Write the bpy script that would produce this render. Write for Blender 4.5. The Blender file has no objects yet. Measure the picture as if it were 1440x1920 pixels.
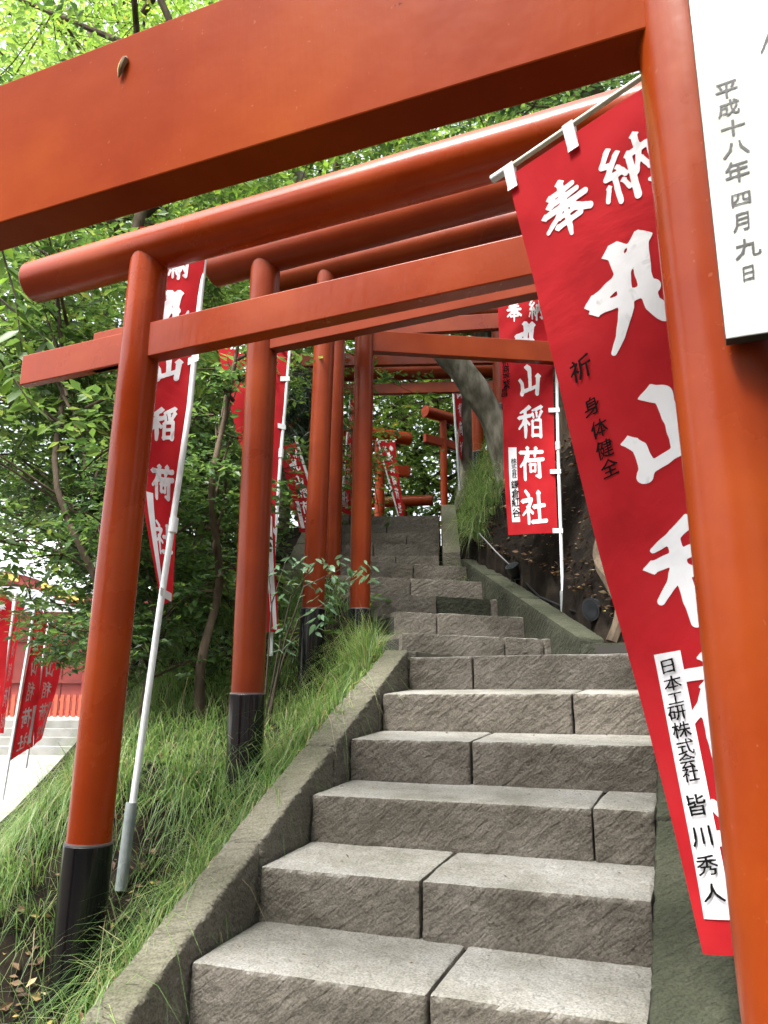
import bpy, math, random
import numpy as np
from mathutils import Vector, Matrix

scene = bpy.context.scene
COL = scene.collection
R = math.radians

# ------------------------------------------------------------------ camera
F, PITCH, ROLL = 1500.0, 0.2325, 0.003
cam_d = bpy.data.cameras.new('camera')
cam = bpy.data.objects.new('camera', cam_d)
COL.objects.link(cam)
scene.camera = cam
cam_d.sensor_fit = 'VERTICAL'
cam_d.sensor_height = 24.0
cam_d.sensor_width = 18.0
cam_d.lens = F / 1920 * 24.0
cam_d.clip_start = 0.02
cam_d.clip_end = 600
_f = Vector((0, math.cos(PITCH), math.sin(PITCH)))
_u = Vector((0, -math.sin(PITCH), math.cos(PITCH)))
_r = Vector((1, 0, 0))
_r2 = _r * math.cos(ROLL) + _u * math.sin(ROLL)
_u2 = -_r * math.sin(ROLL) + _u * math.cos(ROLL)
cam.matrix_world = Matrix(((_r2.x, _u2.x, -_f.x, 0), (_r2.y, _u2.y, -_f.y, 0), (_r2.z, _u2.z, -_f.z, 0), (0, 0, 0, 1)))
cam_d.dof.use_dof = True
cam_d.dof.focus_distance = 3.4
cam_d.dof.aperture_fstop = 9.0

# ------------------------------------------------------------------ world, sun, exposure
SUN_EL, SUN_AZ = R(58), R(-35)
world = bpy.data.worlds.new('World')
scene.world = world
world.use_nodes = True
wn, wl = world.node_tree.nodes, world.node_tree.links
wn.clear()
sky = wn.new('ShaderNodeTexSky')
sky.sky_type = 'NISHITA'
sky.sun_disc = False
sky.sun_elevation = SUN_EL
sky.sun_rotation = SUN_AZ
sky.air_density = 1.0
sky.dust_density = 6.0
sky.ozone_density = 1.0
bg = wn.new('ShaderNodeBackground')
bg.inputs['Strength'].default_value = 0.125
out = wn.new('ShaderNodeOutputWorld')
hsv = wn.new('ShaderNodeHueSaturation')
hsv.inputs['Saturation'].default_value = 0.35
wl.new(sky.outputs[0], hsv.inputs['Color'])
wl.new(hsv.outputs[0], bg.inputs[0])
wl.new(bg.outputs[0], out.inputs[0])
sun_d = bpy.data.lights.new('sun', 'SUN')
sun_d.energy = 1.5
sun_d.angle = R(10)
sun_d.color = (1.0, 0.96, 0.9)
sun = bpy.data.objects.new('sun', sun_d)
COL.objects.link(sun)
sd = Vector((math.sin(SUN_AZ) * math.cos(SUN_EL), math.cos(SUN_AZ) * math.cos(SUN_EL), math.sin(SUN_EL)))
SUN_FROM = Vector((-0.38, -0.34, 1.0)).normalized()
sun.rotation_euler = SUN_FROM.to_track_quat('Z', 'Y').to_euler()
sky.sun_elevation = math.asin(SUN_FROM.z)
sky.sun_rotation = math.atan2(SUN_FROM.x, SUN_FROM.y)
scene.view_settings.view_transform = 'Standard'
scene.view_settings.look = 'None'
scene.view_settings.exposure = 2.32
scene.view_settings.gamma = 1.0
scene.view_settings.use_curve_mapping = False
scene.cycles.max_bounces = 6
scene.cycles.transparent_max_bounces = 8
scene.cycles.use_denoising = True

# ------------------------------------------------------------------ helpers
def ray(px, py):
    u, v = px - 720, py - 960
    c, s = math.cos(ROLL), math.sin(ROLL)
    u, v = c * u + s * v, -s * u + c * v
    c, s = math.cos(PITCH), math.sin(PITCH)
    return np.array([u, F * c + v * s, F * s - v * c])
def at(px, py, y):
    r = ray(px, py)
    return r * (y / r[1])
def atz(px, py, z):
    r = ray(px, py)
    return r * (z / r[2])
def V3(p): return Vector((float(p[0]), float(p[1]), float(p[2])))

def tag(o, label=None, cat=None, group=None, kind=None):
    if label: o['label'] = label
    if cat: o['category'] = cat
    if group: o['group'] = group
    if kind: o['kind'] = kind
    return o
def empty(name, loc=(0, 0, 0), label=None, cat=None, group=None):
    o = bpy.data.objects.new(name, None)
    o.location = loc
    o.empty_display_size = 0.1
    COL.objects.link(o)
    return tag(o, label, cat, group)
def mesh_np(name, verts, faces, mat, smooth=False):
    """verts Nx3; faces: list of arrays (each MxK) or list of lists"""
    me = bpy.data.meshes.new(name)
    verts = np.asarray(verts, dtype=np.float32)
    if isinstance(faces, np.ndarray): faces = [faces]
    if len(faces) and isinstance(faces[0], np.ndarray):
        loops = np.concatenate([f.ravel() for f in faces]).astype(np.int32)
        tot = np.concatenate([np.full(len(f), f.shape[1]) for f in faces]).astype(np.int32)
    else:
        loops = np.array([i for f in faces for i in f], dtype=np.int32)
        tot = np.array([len(f) for f in faces], dtype=np.int32)
    start = np.concatenate([[0], np.cumsum(tot)[:-1]]).astype(np.int32)
    me.vertices.add(len(verts)); me.vertices.foreach_set('co', verts.ravel())
    me.loops.add(len(loops)); me.loops.foreach_set('vertex_index', loops)
    me.polygons.add(len(tot)); me.polygons.foreach_set('loop_start', start); me.polygons.foreach_set('loop_total', tot)
    me.update(calc_edges=True)
    me.validate()
    me.polygons.foreach_set('use_smooth', np.full(len(me.polygons), bool(smooth)))
    if mat: me.materials.append(mat)
    return me
def link(name, me, parent=None, world=True):
    o = bpy.data.objects.new(name, me)
    COL.objects.link(o)
    if parent is not None:
        o.parent = parent
        if world: o.matrix_parent_inverse = inv_of(parent)
    return o
def inv_of(p):
    m = Matrix.Identity(4)
    q = p
    chain = []
    while q is not None:
        chain.append(q); q = q.parent
    for q in reversed(chain):
        m = m @ (q.matrix_parent_inverse if q.parent else Matrix.Identity(4)) @ q.matrix_basis
    return m.inverted()

class MB:
    def __init__(s): s.v = []; s.f = []
    def add(s, v, f):
        n = len(s.v)
        s.v += [tuple(map(float, p)) for p in v]
        s.f += [[i + n for i in g] for g in f]
    def box8(s, c):
        s.add(c, [[0, 3, 2, 1], [4, 5, 6, 7], [0, 1, 5, 4], [1, 2, 6, 5], [2, 3, 7, 6], [3, 0, 4, 7]])
    def box(s, lo, hi):
        x0, y0, z0 = lo; x1, y1, z1 = hi
        s.box8([(x0, y0, z0), (x1, y0, z0), (x1, y1, z0), (x0, y1, z0), (x0, y0, z1), (x1, y0, z1), (x1, y1, z1), (x0, y1, z1)])
    def tube(s, pts, rad, n=10, caps=True):
        pts = [np.array(p, float) for p in pts]
        if not hasattr(rad, '__len__'): rad = [rad] * len(pts)
        up = np.array([0.13, 0.21, 0.97])
        base = len(s.v); m = len(pts)
        for i, p in enumerate(pts):
            d = pts[min(i + 1, m - 1)] - pts[max(i - 1, 0)]
            d = d / (np.linalg.norm(d) + 1e-9)
            if abs(d @ up) > 0.97: up = np.array([0.9, 0.3, 0.1])
            a = np.cross(d, up); a /= np.linalg.norm(a)
            b = np.cross(a, d)
            for k in range(n):
                t = 2 * math.pi * k / n
                s.v.append(tuple(p + rad[i] * (a * math.cos(t) + b * math.sin(t))))
        for i in range(m - 1):
            for k in range(n):
                k2 = (k + 1) % n
                s.f.append([base + i * n + k, base + i * n + k2, base + (i + 1) * n + k2, base + (i + 1) * n + k])
        if caps:
            s.f.append([base + k for k in range(n)][::-1])
            s.f.append([base + (m - 1) * n + k for k in range(n)])
    def build(s, name, mat, parent=None, smooth=False):
        me = mesh_np(name, s.v, s.f, mat, smooth)
        if smooth: me.set_sharp_from_angle(angle=R(40))
        return link(name, me, parent)

def shade_edges(o, w=0.004, seg=2):
    m = o.modifiers.new('bevel', 'BEVEL'); m.width = w; m.segments = seg; m.limit_method = 'ANGLE'; m.angle_limit = R(40)
    return o

# value noise ------------------------------------------------------
def _hash(ix, iy, iz):
    h = (ix.astype(np.int64) * 374761393 + iy.astype(np.int64) * 668265263 + iz.astype(np.int64) * 2147483647) & 0xffffffff
    h = ((h ^ (h >> 13)) * 1274126177) & 0xffffffff
    h = h ^ (h >> 16)
    return (h & 0xffff) / 65535.0
def noise3(p):
    p = np.asarray(p, float)
    i = np.floor(p).astype(np.int64); f = p - i
    f = f * f * (3 - 2 * f)
    r = 0
    for dx in (0, 1):
        for dy in (0, 1):
            for dz in (0, 1):
                w = (f[..., 0] if dx else 1 - f[..., 0]) * (f[..., 1] if dy else 1 - f[..., 1]) * (f[..., 2] if dz else 1 - f[..., 2])
                r = r + w * _hash(i[..., 0] + dx, i[..., 1] + dy, i[..., 2] + dz)
    return r * 2 - 1
def fbm(p, o=3):
    s, a, t = 0, 1, 0
    for k in range(o):
        s = s + a * noise3(np.asarray(p) * 2 ** k + 17.3 * k); t += a; a *= 0.5
    return s / t
def sstep(a, b, x):
    t = np.clip((x - a) / (b - a), 0, 1)
    return t * t * (3 - 2 * t)

# ------------------------------------------------------------------ materials
def new_mat(name):
    m = bpy.data.materials.new(name); m.use_nodes = True
    n, l = m.node_tree.nodes, m.node_tree.links
    b = n['Principled BSDF']
    return m, n, l, b
def ramp(n, stops):
    r = n.new('ShaderNodeValToRGB')
    while len(r.color_ramp.elements) < len(stops): r.color_ramp.elements.new(0.5)
    for e, (p, c) in zip(r.color_ramp.elements, stops): e.position = p; e.color = (*c, 1)
    return r
def noise_mat(name, stops, scale=5, rough=0.6, bump=0.0, bscale=60, detail=4, coat=0.0, spec=0.5, stretch=None, rough_var=0.0):
    m, n, l, b = new_mat(name)
    g = n.new('ShaderNodeNewGeometry')
    mp = n.new('ShaderNodeMapping')
    if stretch: mp.inputs['Scale'].default_value = stretch
    l.new(g.outputs['Position'], mp.inputs[0])
    t = n.new('ShaderNodeTexNoise'); t.inputs['Scale'].default_value = scale; t.inputs['Detail'].default_value = detail
    l.new(mp.outputs[0], t.inputs['Vector'])
    r = ramp(n, stops)
    l.new(t.outputs[0], r.inputs[0]); l.new(r.outputs[0], b.inputs['Base Color'])
    b.inputs['Roughness'].default_value = rough
    b.inputs['Coat Weight'].default_value = coat
    b.inputs['Coat Roughness'].default_value = 0.15
    b.inputs['Specular IOR Level'].default_value = spec
    if rough_var:
        mr = n.new('ShaderNodeMapRange'); mr.inputs['To Min'].default_value = rough - rough_var; mr.inputs['To Max'].default_value = rough + rough_var
        l.new(t.outputs[0], mr.inputs[0]); l.new(mr.outputs[0], b.inputs['Roughness'])
    if bump:
        t2 = n.new('ShaderNodeTexNoise'); t2.inputs['Scale'].default_value = bscale; t2.inputs['Detail'].default_value = 5
        l.new(mp.outputs[0], t2.inputs['Vector'])
        bp = n.new('ShaderNodeBump'); bp.inputs['Strength'].default_value = bump; bp.inputs['Distance'].default_value = 0.01
        l.new(t2.outputs[0], bp.inputs['Height']); l.new(bp.outputs[0], b.inputs['Normal'])
    return m
def flat(name, c, rough=0.6, spec=0.5, coat=0):
    return noise_mat(name, [(0.3, tuple(x * 0.85 for x in c)), (0.7, c)], 9, rough, 0.0, coat=coat, spec=spec)

M = {}
def paint(name, lo, mid, hi, rough, coat=0.06, spec=0.18):
    m, n, l, b = new_mat(name)
    g = n.new('ShaderNodeNewGeometry')
    t = n.new('ShaderNodeTexNoise'); t.inputs['Scale'].default_value = 2.2; t.inputs['Detail'].default_value = 6; t.inputs['Roughness'].default_value = 0.6
    l.new(g.outputs['Position'], t.inputs['Vector'])
    r = ramp(n, [(0.3, lo), (0.5, mid), (0.72, hi)])
    l.new(t.outputs[0], r.inputs[0])
    # small weather specks
    t3 = n.new('ShaderNodeTexNoise'); t3.inputs['Scale'].default_value = 70; t3.inputs['Detail'].default_value = 3
    l.new(g.outputs['Position'], t3.inputs['Vector'])
    sp = ramp(n, [(0.70, (0, 0, 0)), (0.76, (1, 1, 1))]); l.new(t3.outputs[0], sp.inputs[0])
    mx = n.new('ShaderNodeMix'); mx.data_type = 'RGBA'
    ml = n.new('ShaderNodeMath'); ml.operation = 'MULTIPLY'; ml.inputs[1].default_value = 0.35
    l.new(sp.outputs[0], ml.inputs[0]); l.new(ml.outputs[0], mx.inputs[0])
    l.new(r.outputs[0], mx.inputs[6]); mx.inputs[7].default_value = (0.3, 0.11, 0.06, 1)
    l.new(mx.outputs[2], b.inputs['Base Color'])
    mr = n.new('ShaderNodeMapRange'); mr.inputs['To Min'].default_value = rough - 0.08; mr.inputs['To Max'].default_value = rough + 0.12
    l.new(t.outputs[0], mr.inputs[0]); l.new(mr.outputs[0], b.inputs['Roughness'])
    b.inputs['Coat Weight'].default_value = coat; b.inputs['Coat Roughness'].default_value = 0.12; b.inputs['Specular IOR Level'].default_value = spec
    # brush/wood relief stretched along z and fine waviness
    mp = n.new('ShaderNodeMapping'); mp.inputs['Scale'].default_value = (40, 40, 6)
    l.new(g.outputs['Position'], mp.inputs[0])
    t2 = n.new('ShaderNodeTexNoise'); t2.inputs['Scale'].default_value = 1; t2.inputs['Detail'].default_value = 5
    l.new(mp.outputs[0], t2.inputs['Vector'])
    bp = n.new('ShaderNodeBump'); bp.inputs['Strength'].default_value = 0.12; bp.inputs['Distance'].default_value = 0.006
    l.new(t2.outputs[0], bp.inputs['Height'])
    t4 = n.new('ShaderNodeTexNoise'); t4.inputs['Scale'].default_value = 9; t4.inputs['Detail'].default_value = 3
    l.new(g.outputs['Position'], t4.inputs['Vector'])
    bp2 = n.new('ShaderNodeBump'); bp2.inputs['Strength'].default_value = 0.06; bp2.inputs['Distance'].default_value = 0.03
    l.new(t4.outputs[0], bp2.inputs['Height']); l.new(bp.outputs[0], bp2.inputs['Normal'])
    l.new(bp2.outputs[0], b.inputs['Normal']); l.new(bp2.outputs[0], b.inputs['Coat Normal'])
    # chips down to a darker undercoat
    t5 = n.new('ShaderNodeTexNoise'); t5.inputs['Scale'].default_value = 23; t5.inputs['Detail'].default_value = 6; t5.inputs['Roughness'].default_value = 0.7
    l.new(g.outputs['Position'], t5.inputs['Vector'])
    r5 = ramp(n, [(0.715, (0, 0, 0)), (0.73, (1, 1, 1))]); l.new(t5.outputs[0], r5.inputs[0])
    mx5 = n.new('ShaderNodeMix'); mx5.data_type = 'RGBA'
    l.new(r5.outputs[0], mx5.inputs[0]); l.new(mx.outputs[2], mx5.inputs[6]); mx5.inputs[7].default_value = (lo[0] * 0.35, lo[1] * 0.5, lo[2] * 1.2, 1)
    l.new(mx5.outputs[2], b.inputs['Base Color'])
    return m
M['paint'] = paint('vermilion_paint', (0.215, 0.023, 0.0034), (0.265, 0.033, 0.0038), (0.315, 0.048, 0.0045), 0.25)
M['paint_shaded'] = paint('shaded_vermilion_paint', (0.135, 0.019, 0.006), (0.175, 0.026, 0.0065), (0.215, 0.036, 0.007), 0.28)  # copy for the farther gates, their shade painted in as a browner, darker colour
M['paint_post'] = paint('dimmed_post_vermilion', (0.155, 0.017, 0.0032), (0.19, 0.026, 0.0036), (0.235, 0.040, 0.0042), 0.26)  # near pillar's copy of the paint, darkened to tone down its brightness
M['paint_beam'] = paint('dimmed_beam_vermilion', (0.16, 0.018, 0.0025), (0.19, 0.026, 0.003), (0.22, 0.037, 0.0035), 0.4, 0.0, 0.02)  # near beam's copy, colour darkened to offset the strong light on it
M['paint_far'] = paint('orange_paint', (0.27, 0.032, 0.008), (0.33, 0.042, 0.009), (0.38, 0.054, 0.01), 0.4)
M['black'] = noise_mat('black_enamel', [(0.3, (0.004, 0.004, 0.005)), (0.8, (0.009, 0.009, 0.011))], 6, 0.1, 0.05, 14, spec=0.5, coat=0.0, stretch=(1, 1, 0.3))
M['steel'] = noise_mat('dull_ring', [(0.3, (0.12, 0.10, 0.10)), (0.7, (0.2, 0.17, 0.17))], 30, 0.45)
M['white_pole'] = noise_mat('white_pole', [(0.3, (0.62, 0.66, 0.68)), (0.7, (0.78, 0.81, 0.82))], 12, 0.35)
M['grey_pole'] = noise_mat('grey_pipe', [(0.3, (0.16, 0.19, 0.19)), (0.7, (0.25, 0.28, 0.28))], 20, 0.5, 0.2, 50)
M['bamboo'] = noise_mat('pale_rod', [(0.3, (0.52, 0.54, 0.42)), (0.7, (0.68, 0.70, 0.58))], 20, 0.4)
M['plastic'] = flat('white_plastic', (0.75, 0.76, 0.78), 0.4)

def cloth_mat(name, c, trans=0.35, dirt=False):
    m, n, l, b = new_mat(name)
    g = n.new('ShaderNodeNewGeometry')
    t = n.new('ShaderNodeTexNoise'); t.inputs['Scale'].default_value = 7; t.inputs['Detail'].default_value = 5
    l.new(g.outputs['Position'], t.inputs['Vector'])
    r = ramp(n, [(0.25, tuple(x * 0.78 for x in c)), (0.5, c), (0.75, tuple(min(1, x * 1.06 + 0.006) for x in c))])
    l.new(t.outputs[0], r.inputs[0])
    col = r.outputs[0]
    if dirt:
        td = n.new('ShaderNodeTexNoise'); td.inputs['Scale'].default_value = 11; td.inputs['Detail'].default_value = 8; td.inputs['Distortion'].default_value = 1.5
        l.new(g.outputs['Position'], td.inputs['Vector'])
        rd = ramp(n, [(0.60, (1, 1, 1)), (0.70, (0.62, 0.61, 0.6))]); l.new(td.outputs[0], rd.inputs[0])
        md = n.new('ShaderNodeMix'); md.data_type = 'RGBA'; md.blend_type = 'MULTIPLY'; md.inputs[0].default_value = 0.8
        l.new(col, md.inputs[6]); l.new(rd.outputs[0], md.inputs[7]); col = md.outputs[2]
    b.inputs['Roughness'].default_value = 0.85
    b.inputs['Specular IOR Level'].default_value = 0.15
    l.new(col, b.inputs['Base Color'])
    tr = n.new('ShaderNodeBsdfTranslucent'); l.new(col, tr.inputs[0])
    mix = n.new('ShaderNodeMixShader'); mix.inputs[0].default_value = trans
    l.new(b.outputs[0], mix.inputs[1]); l.new(tr.outputs[0], mix.inputs[2])
    l.new(mix.outputs[0], n['Material Output'].inputs['Surface'])
    w = n.new('ShaderNodeTexNoise'); w.inputs['Scale'].default_value = 3.2; w.inputs['Detail'].default_value = 5; w.inputs['Distortion'].default_value = 1.2
    l.new(g.outputs['Position'], w.inputs['Vector'])
    bp = n.new('ShaderNodeBump'); bp.inputs['Strength'].default_value = 0.28; bp.inputs['Distance'].default_value = 0.03
    l.new(w.outputs[0], bp.inputs['Height']); l.new(bp.outputs[0], b.inputs['Normal'])
    return m
M['cloth'] = cloth_mat('red_banner_cloth', (0.47, 0.016, 0.022), 0.25)
M['letter'] = cloth_mat('white_print', (0.82, 0.83, 0.86), 0.04, True)
M['strip'] = cloth_mat('white_cloth_strip', (0.80, 0.80, 0.84), 0.06)
M['ink'] = flat('black_ink', (0.006, 0.005, 0.006), 0.8, spec=0.1)
M['ink_red'] = flat('ink_on_red', (0.008, 0.003, 0.003), 0.8, spec=0.1)

def stone_mat(name, stops, top_stops, groove, gscale, groove_dir, fine=0.5):
    """hewn stone: colour by noise, upward faces worn and painted paler as if lit by the sky; chisel grooves as relief"""
    m, n, l, b = new_mat(name)
    g = n.new('ShaderNodeNewGeometry')
    rot = n.new('ShaderNodeMapping'); rot.vector_type = 'POINT'
    rot.inputs['Rotation'].default_value = (0, 0, 0.376)
    l.new(g.outputs['Position'], rot.inputs[0])
    t = n.new('ShaderNodeTexNoise'); t.inputs['Scale'].default_value = 3.5; t.inputs['Detail'].default_value = 8; t.inputs['Roughness'].default_value = 0.65
    l.new(rot.outputs[0], t.inputs['Vector'])
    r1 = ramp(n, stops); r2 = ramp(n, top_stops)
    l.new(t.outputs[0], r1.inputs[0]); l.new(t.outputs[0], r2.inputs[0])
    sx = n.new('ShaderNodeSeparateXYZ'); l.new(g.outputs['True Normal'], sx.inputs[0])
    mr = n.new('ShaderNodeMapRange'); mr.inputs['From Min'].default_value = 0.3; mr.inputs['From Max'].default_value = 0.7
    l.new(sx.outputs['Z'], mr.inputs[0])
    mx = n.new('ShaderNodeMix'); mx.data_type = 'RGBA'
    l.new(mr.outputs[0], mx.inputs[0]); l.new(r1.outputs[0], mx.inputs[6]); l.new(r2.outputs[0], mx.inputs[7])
    # speckle
    s = n.new('ShaderNodeTexNoise'); s.inputs['Scale'].default_value = 160; s.inputs['Detail'].default_value = 3
    l.new(rot.outputs[0], s.inputs['Vector'])
    rs = ramp(n, [(0.3, (0.55, 0.55, 0.55)), (0.5, (1, 1, 1)), (0.72, (1.35, 1.35, 1.35))]); l.new(s.outputs[0], rs.inputs[0])
    mu = n.new('ShaderNodeMix'); mu.data_type = 'RGBA'; mu.blend_type = 'MULTIPLY'; mu.inputs[0].default_value = 0.8
    l.new(mx.outputs[2], mu.inputs[6]); l.new(rs.outputs[0], mu.inputs[7])
    # random tint per block
    oi = n.new('ShaderNodeObjectInfo')
    hv = n.new('ShaderNodeHueSaturation')
    mr2 = n.new('ShaderNodeMapRange'); mr2.inputs['To Min'].default_value = 0.86; mr2.inputs['To Max'].default_value = 1.14
    l.new(oi.outputs['Random'], mr2.inputs[0]); l.new(mr2.outputs[0], hv.inputs['Value'])
    l.new(mu.outputs[2], hv.inputs['Color']); l.new(hv.outputs[0], b.inputs['Base Color'])
    b.inputs['Roughness'].default_value = 0.93
    b.inputs['Specular IOR Level'].default_value = 0.25
    mp2 = n.new('ShaderNodeMapping'); mp2.inputs['Rotation'].default_value = groove_dir
    l.new(rot.outputs[0], mp2.inputs[0])
    mp3 = n.new('ShaderNodeMapping'); mp3.inputs['Scale'].default_value = (gscale * 1.0, gscale * 2.0, gscale * 4.6)
    l.new(mp2.outputs[0], mp3.inputs[0]); mp2 = mp3
    w = n.new('ShaderNodeTexNoise'); w.inputs['Scale'].default_value = 1.0; w.inputs['Detail'].default_value = 4
    w.inputs['Roughness'].default_value = 0.55; w.inputs['Distortion'].default_value = 0.5
    l.new(mp2.outputs[0], w.inputs['Vector'])
    t2 = n.new('ShaderNodeTexNoise'); t2.inputs['Scale'].default_value = 30; t2.inputs['Detail'].default_value = 9; t2.inputs['Roughness'].default_value = 0.7
    l.new(rot.outputs[0], t2.inputs['Vector'])
    b1 = n.new('ShaderNodeBump'); b1.inputs['Strength'].default_value = groove; b1.inputs['Distance'].default_value = 0.025
    l.new(w.outputs['Fac'], b1.inputs['Height'])
    b2 = n.new('ShaderNodeBump'); b2.inputs['Strength'].default_value = fine; b2.inputs['Distance'].default_value = 0.03
    l.new(t2.outputs[0], b2.inputs['Height']); l.new(b1.outputs[0], b2.inputs['Normal']); l.new(b2.outputs[0], b.inputs['Normal'])
    return m
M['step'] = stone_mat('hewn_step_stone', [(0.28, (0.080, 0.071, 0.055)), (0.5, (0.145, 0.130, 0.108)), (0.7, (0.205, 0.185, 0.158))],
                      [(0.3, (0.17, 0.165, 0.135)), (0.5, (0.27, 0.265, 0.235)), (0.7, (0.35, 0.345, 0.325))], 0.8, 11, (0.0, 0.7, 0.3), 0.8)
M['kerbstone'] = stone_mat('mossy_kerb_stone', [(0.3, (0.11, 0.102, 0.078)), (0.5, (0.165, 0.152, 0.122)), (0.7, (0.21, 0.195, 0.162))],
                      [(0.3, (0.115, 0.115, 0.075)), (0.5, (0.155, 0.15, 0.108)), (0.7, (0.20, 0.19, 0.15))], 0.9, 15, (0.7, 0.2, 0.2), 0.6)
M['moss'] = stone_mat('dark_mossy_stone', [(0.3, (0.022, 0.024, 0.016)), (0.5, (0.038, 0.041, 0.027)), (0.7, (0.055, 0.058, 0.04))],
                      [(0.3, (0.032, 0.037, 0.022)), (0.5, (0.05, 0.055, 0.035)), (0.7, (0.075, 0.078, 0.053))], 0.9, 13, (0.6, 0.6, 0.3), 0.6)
M['soil'] = noise_mat('dark_soil', [(0.3, (0.005, 0.0037, 0.003)), (0.5, (0.010, 0.0078, 0.0058)), (0.7, (0.022, 0.017, 0.012))], 9, 0.97, 0.9, 30, 8, spec=0.1)
M['gravel'] = noise_mat('pale_gravel', [(0.3, (0.22, 0.217, 0.2)), (0.7, (0.33, 0.325, 0.31))], 3, 0.95, 0.6, 60, 8, spec=0.1)
M['earth'] = noise_mat('packed_dark_earth', [(0.3, (0.045, 0.038, 0.03)), (0.7, (0.085, 0.075, 0.06))], 3, 0.95, 0.6, 60, 8, spec=0.1)
M['core'] = flat('mortar_bed', (0.03, 0.028, 0.024), 0.95)
M['bark'] = noise_mat('smooth_grey_bark', [(0.35, (0.06, 0.058, 0.042)), (0.5, (0.12, 0.113, 0.085)), (0.66, (0.20, 0.19, 0.155))], 14, 0.9, 0.7, 50, 8, spec=0.2, stretch=(1, 1, 0.35))
M['bark_dark'] = noise_mat('brown_bark', [(0.3, (0.035, 0.026, 0.018)), (0.5, (0.075, 0.057, 0.04)), (0.7, (0.13, 0.1, 0.07))], 10, 0.93, 0.9, 35, 8, spec=0.15, stretch=(1, 1, 0.3))
M['twig'] = flat('twig', (0.05, 0.038, 0.026), 0.9)

def leaf_mat(name, cols, trans=0.45, rough=0.42):
    m, n, l, b = new_mat(name)
    g = n.new('ShaderNodeNewGeometry')
    r = ramp(n, cols)
    l.new(g.outputs['Random Per Island'], r.inputs[0])
    l.new(r.outputs[0], b.inputs['Base Color'])
    b.inputs['Roughness'].default_value = rough
    b.inputs['Specular IOR Level'].default_value = 0.45
    hv = n.new('ShaderNodeHueSaturation'); hv.inputs['Hue'].default_value = 0.475; hv.inputs['Saturation'].default_value = 1.1; hv.inputs['Value'].default_value = 1.5
    l.new(r.outputs[0], hv.inputs['Color'])
    tr = n.new('ShaderNodeBsdfTranslucent'); l.new(hv.outputs[0], tr.inputs[0])
    mix = n.new('ShaderNodeMixShader'); mix.inputs[0].default_value = trans
    l.new(b.outputs[0], mix.inputs[1]); l.new(tr.outputs[0], mix.inputs[2])
    l.new(mix.outputs[0], n['Material Output'].inputs['Surface'])
    return m
M['leaf_dark'] = leaf_mat('dark_leaf', [(0, (0.03, 0.065, 0.025)), (0.4, (0.055, 0.115, 0.038)), (0.75, (0.085, 0.165, 0.05)), (1, (0.13, 0.22, 0.06))], 0.5)
M['leaf_mid'] = leaf_mat('green_leaf', [(0, (0.03, 0.07, 0.02)), (0.5, (0.058, 0.12, 0.032)), (0.85, (0.095, 0.17, 0.045)), (1, (0.15, 0.20, 0.055))], 0.5)
M['leaf_light'] = leaf_mat('maple_leaf', [(0, (0.065, 0.14, 0.03)), (0.5, (0.10, 0.20, 0.04)), (0.9, (0.15, 0.27, 0.055)), (1, (0.26, 0.28, 0.06))], 0.6)
M['leaf_blue'] = leaf_mat('bluish_leaf', [(0, (0.055, 0.11, 0.06)), (0.6, (0.10, 0.18, 0.10)), (1, (0.15, 0.25, 0.13))], 0.35, 0.3)
M['leaf_far'] = leaf_mat('sunlit_leaf', [(0, (0.09, 0.17, 0.045)), (0.5, (0.17, 0.29, 0.08)), (1, (0.25, 0.38, 0.12))], 0.65)  # brightness of backlit sun painted into the far leaf colours
M['needle'] = leaf_mat('needle', [(0, (0.01, 0.024, 0.012)), (1, (0.035, 0.06, 0.03))], 0.2)
M['grass'] = leaf_mat('grass_blade', [(0, (0.06, 0.13, 0.035)), (0.45, (0.125, 0.24, 0.065)), (0.8, (0.22, 0.35, 0.115)), (0.93, (0.34, 0.35, 0.17)), (1, (0.38, 0.31, 0.19))], 0.45, 0.4)
M['litter'] = leaf_mat('dead_leaf', [(0, (0.035, 0.02, 0.012)), (0.5, (0.11, 0.065, 0.035)), (0.85, (0.22, 0.14, 0.075)), (0.95, (0.40, 0.30, 0.08)), (1, (0.42, 0.36, 0.24))], 0.1, 0.8)

# ------------------------------------------------------------------ stair frame
PSI = 0.3762
AV = np.array([math.sin(PSI), math.cos(PSI)])       # uphill
BV = np.array([math.cos(PSI), -math.sin(PSI)])      # to the right across the steps
O0 = np.array([-0.5055, 2.3344])
RISE, GO, WID, DROP, Z1 = 0.176, 0.339, 1.154, 0.0208, -0.6717
def fs(s, t, z):
    p = O0 + AV * s + BV * t
    return np.array([p[0], p[1], z])
def nos(s): return Z1 + RISE * s / GO
Z_LAND = Z1 + 5 * RISE

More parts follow.
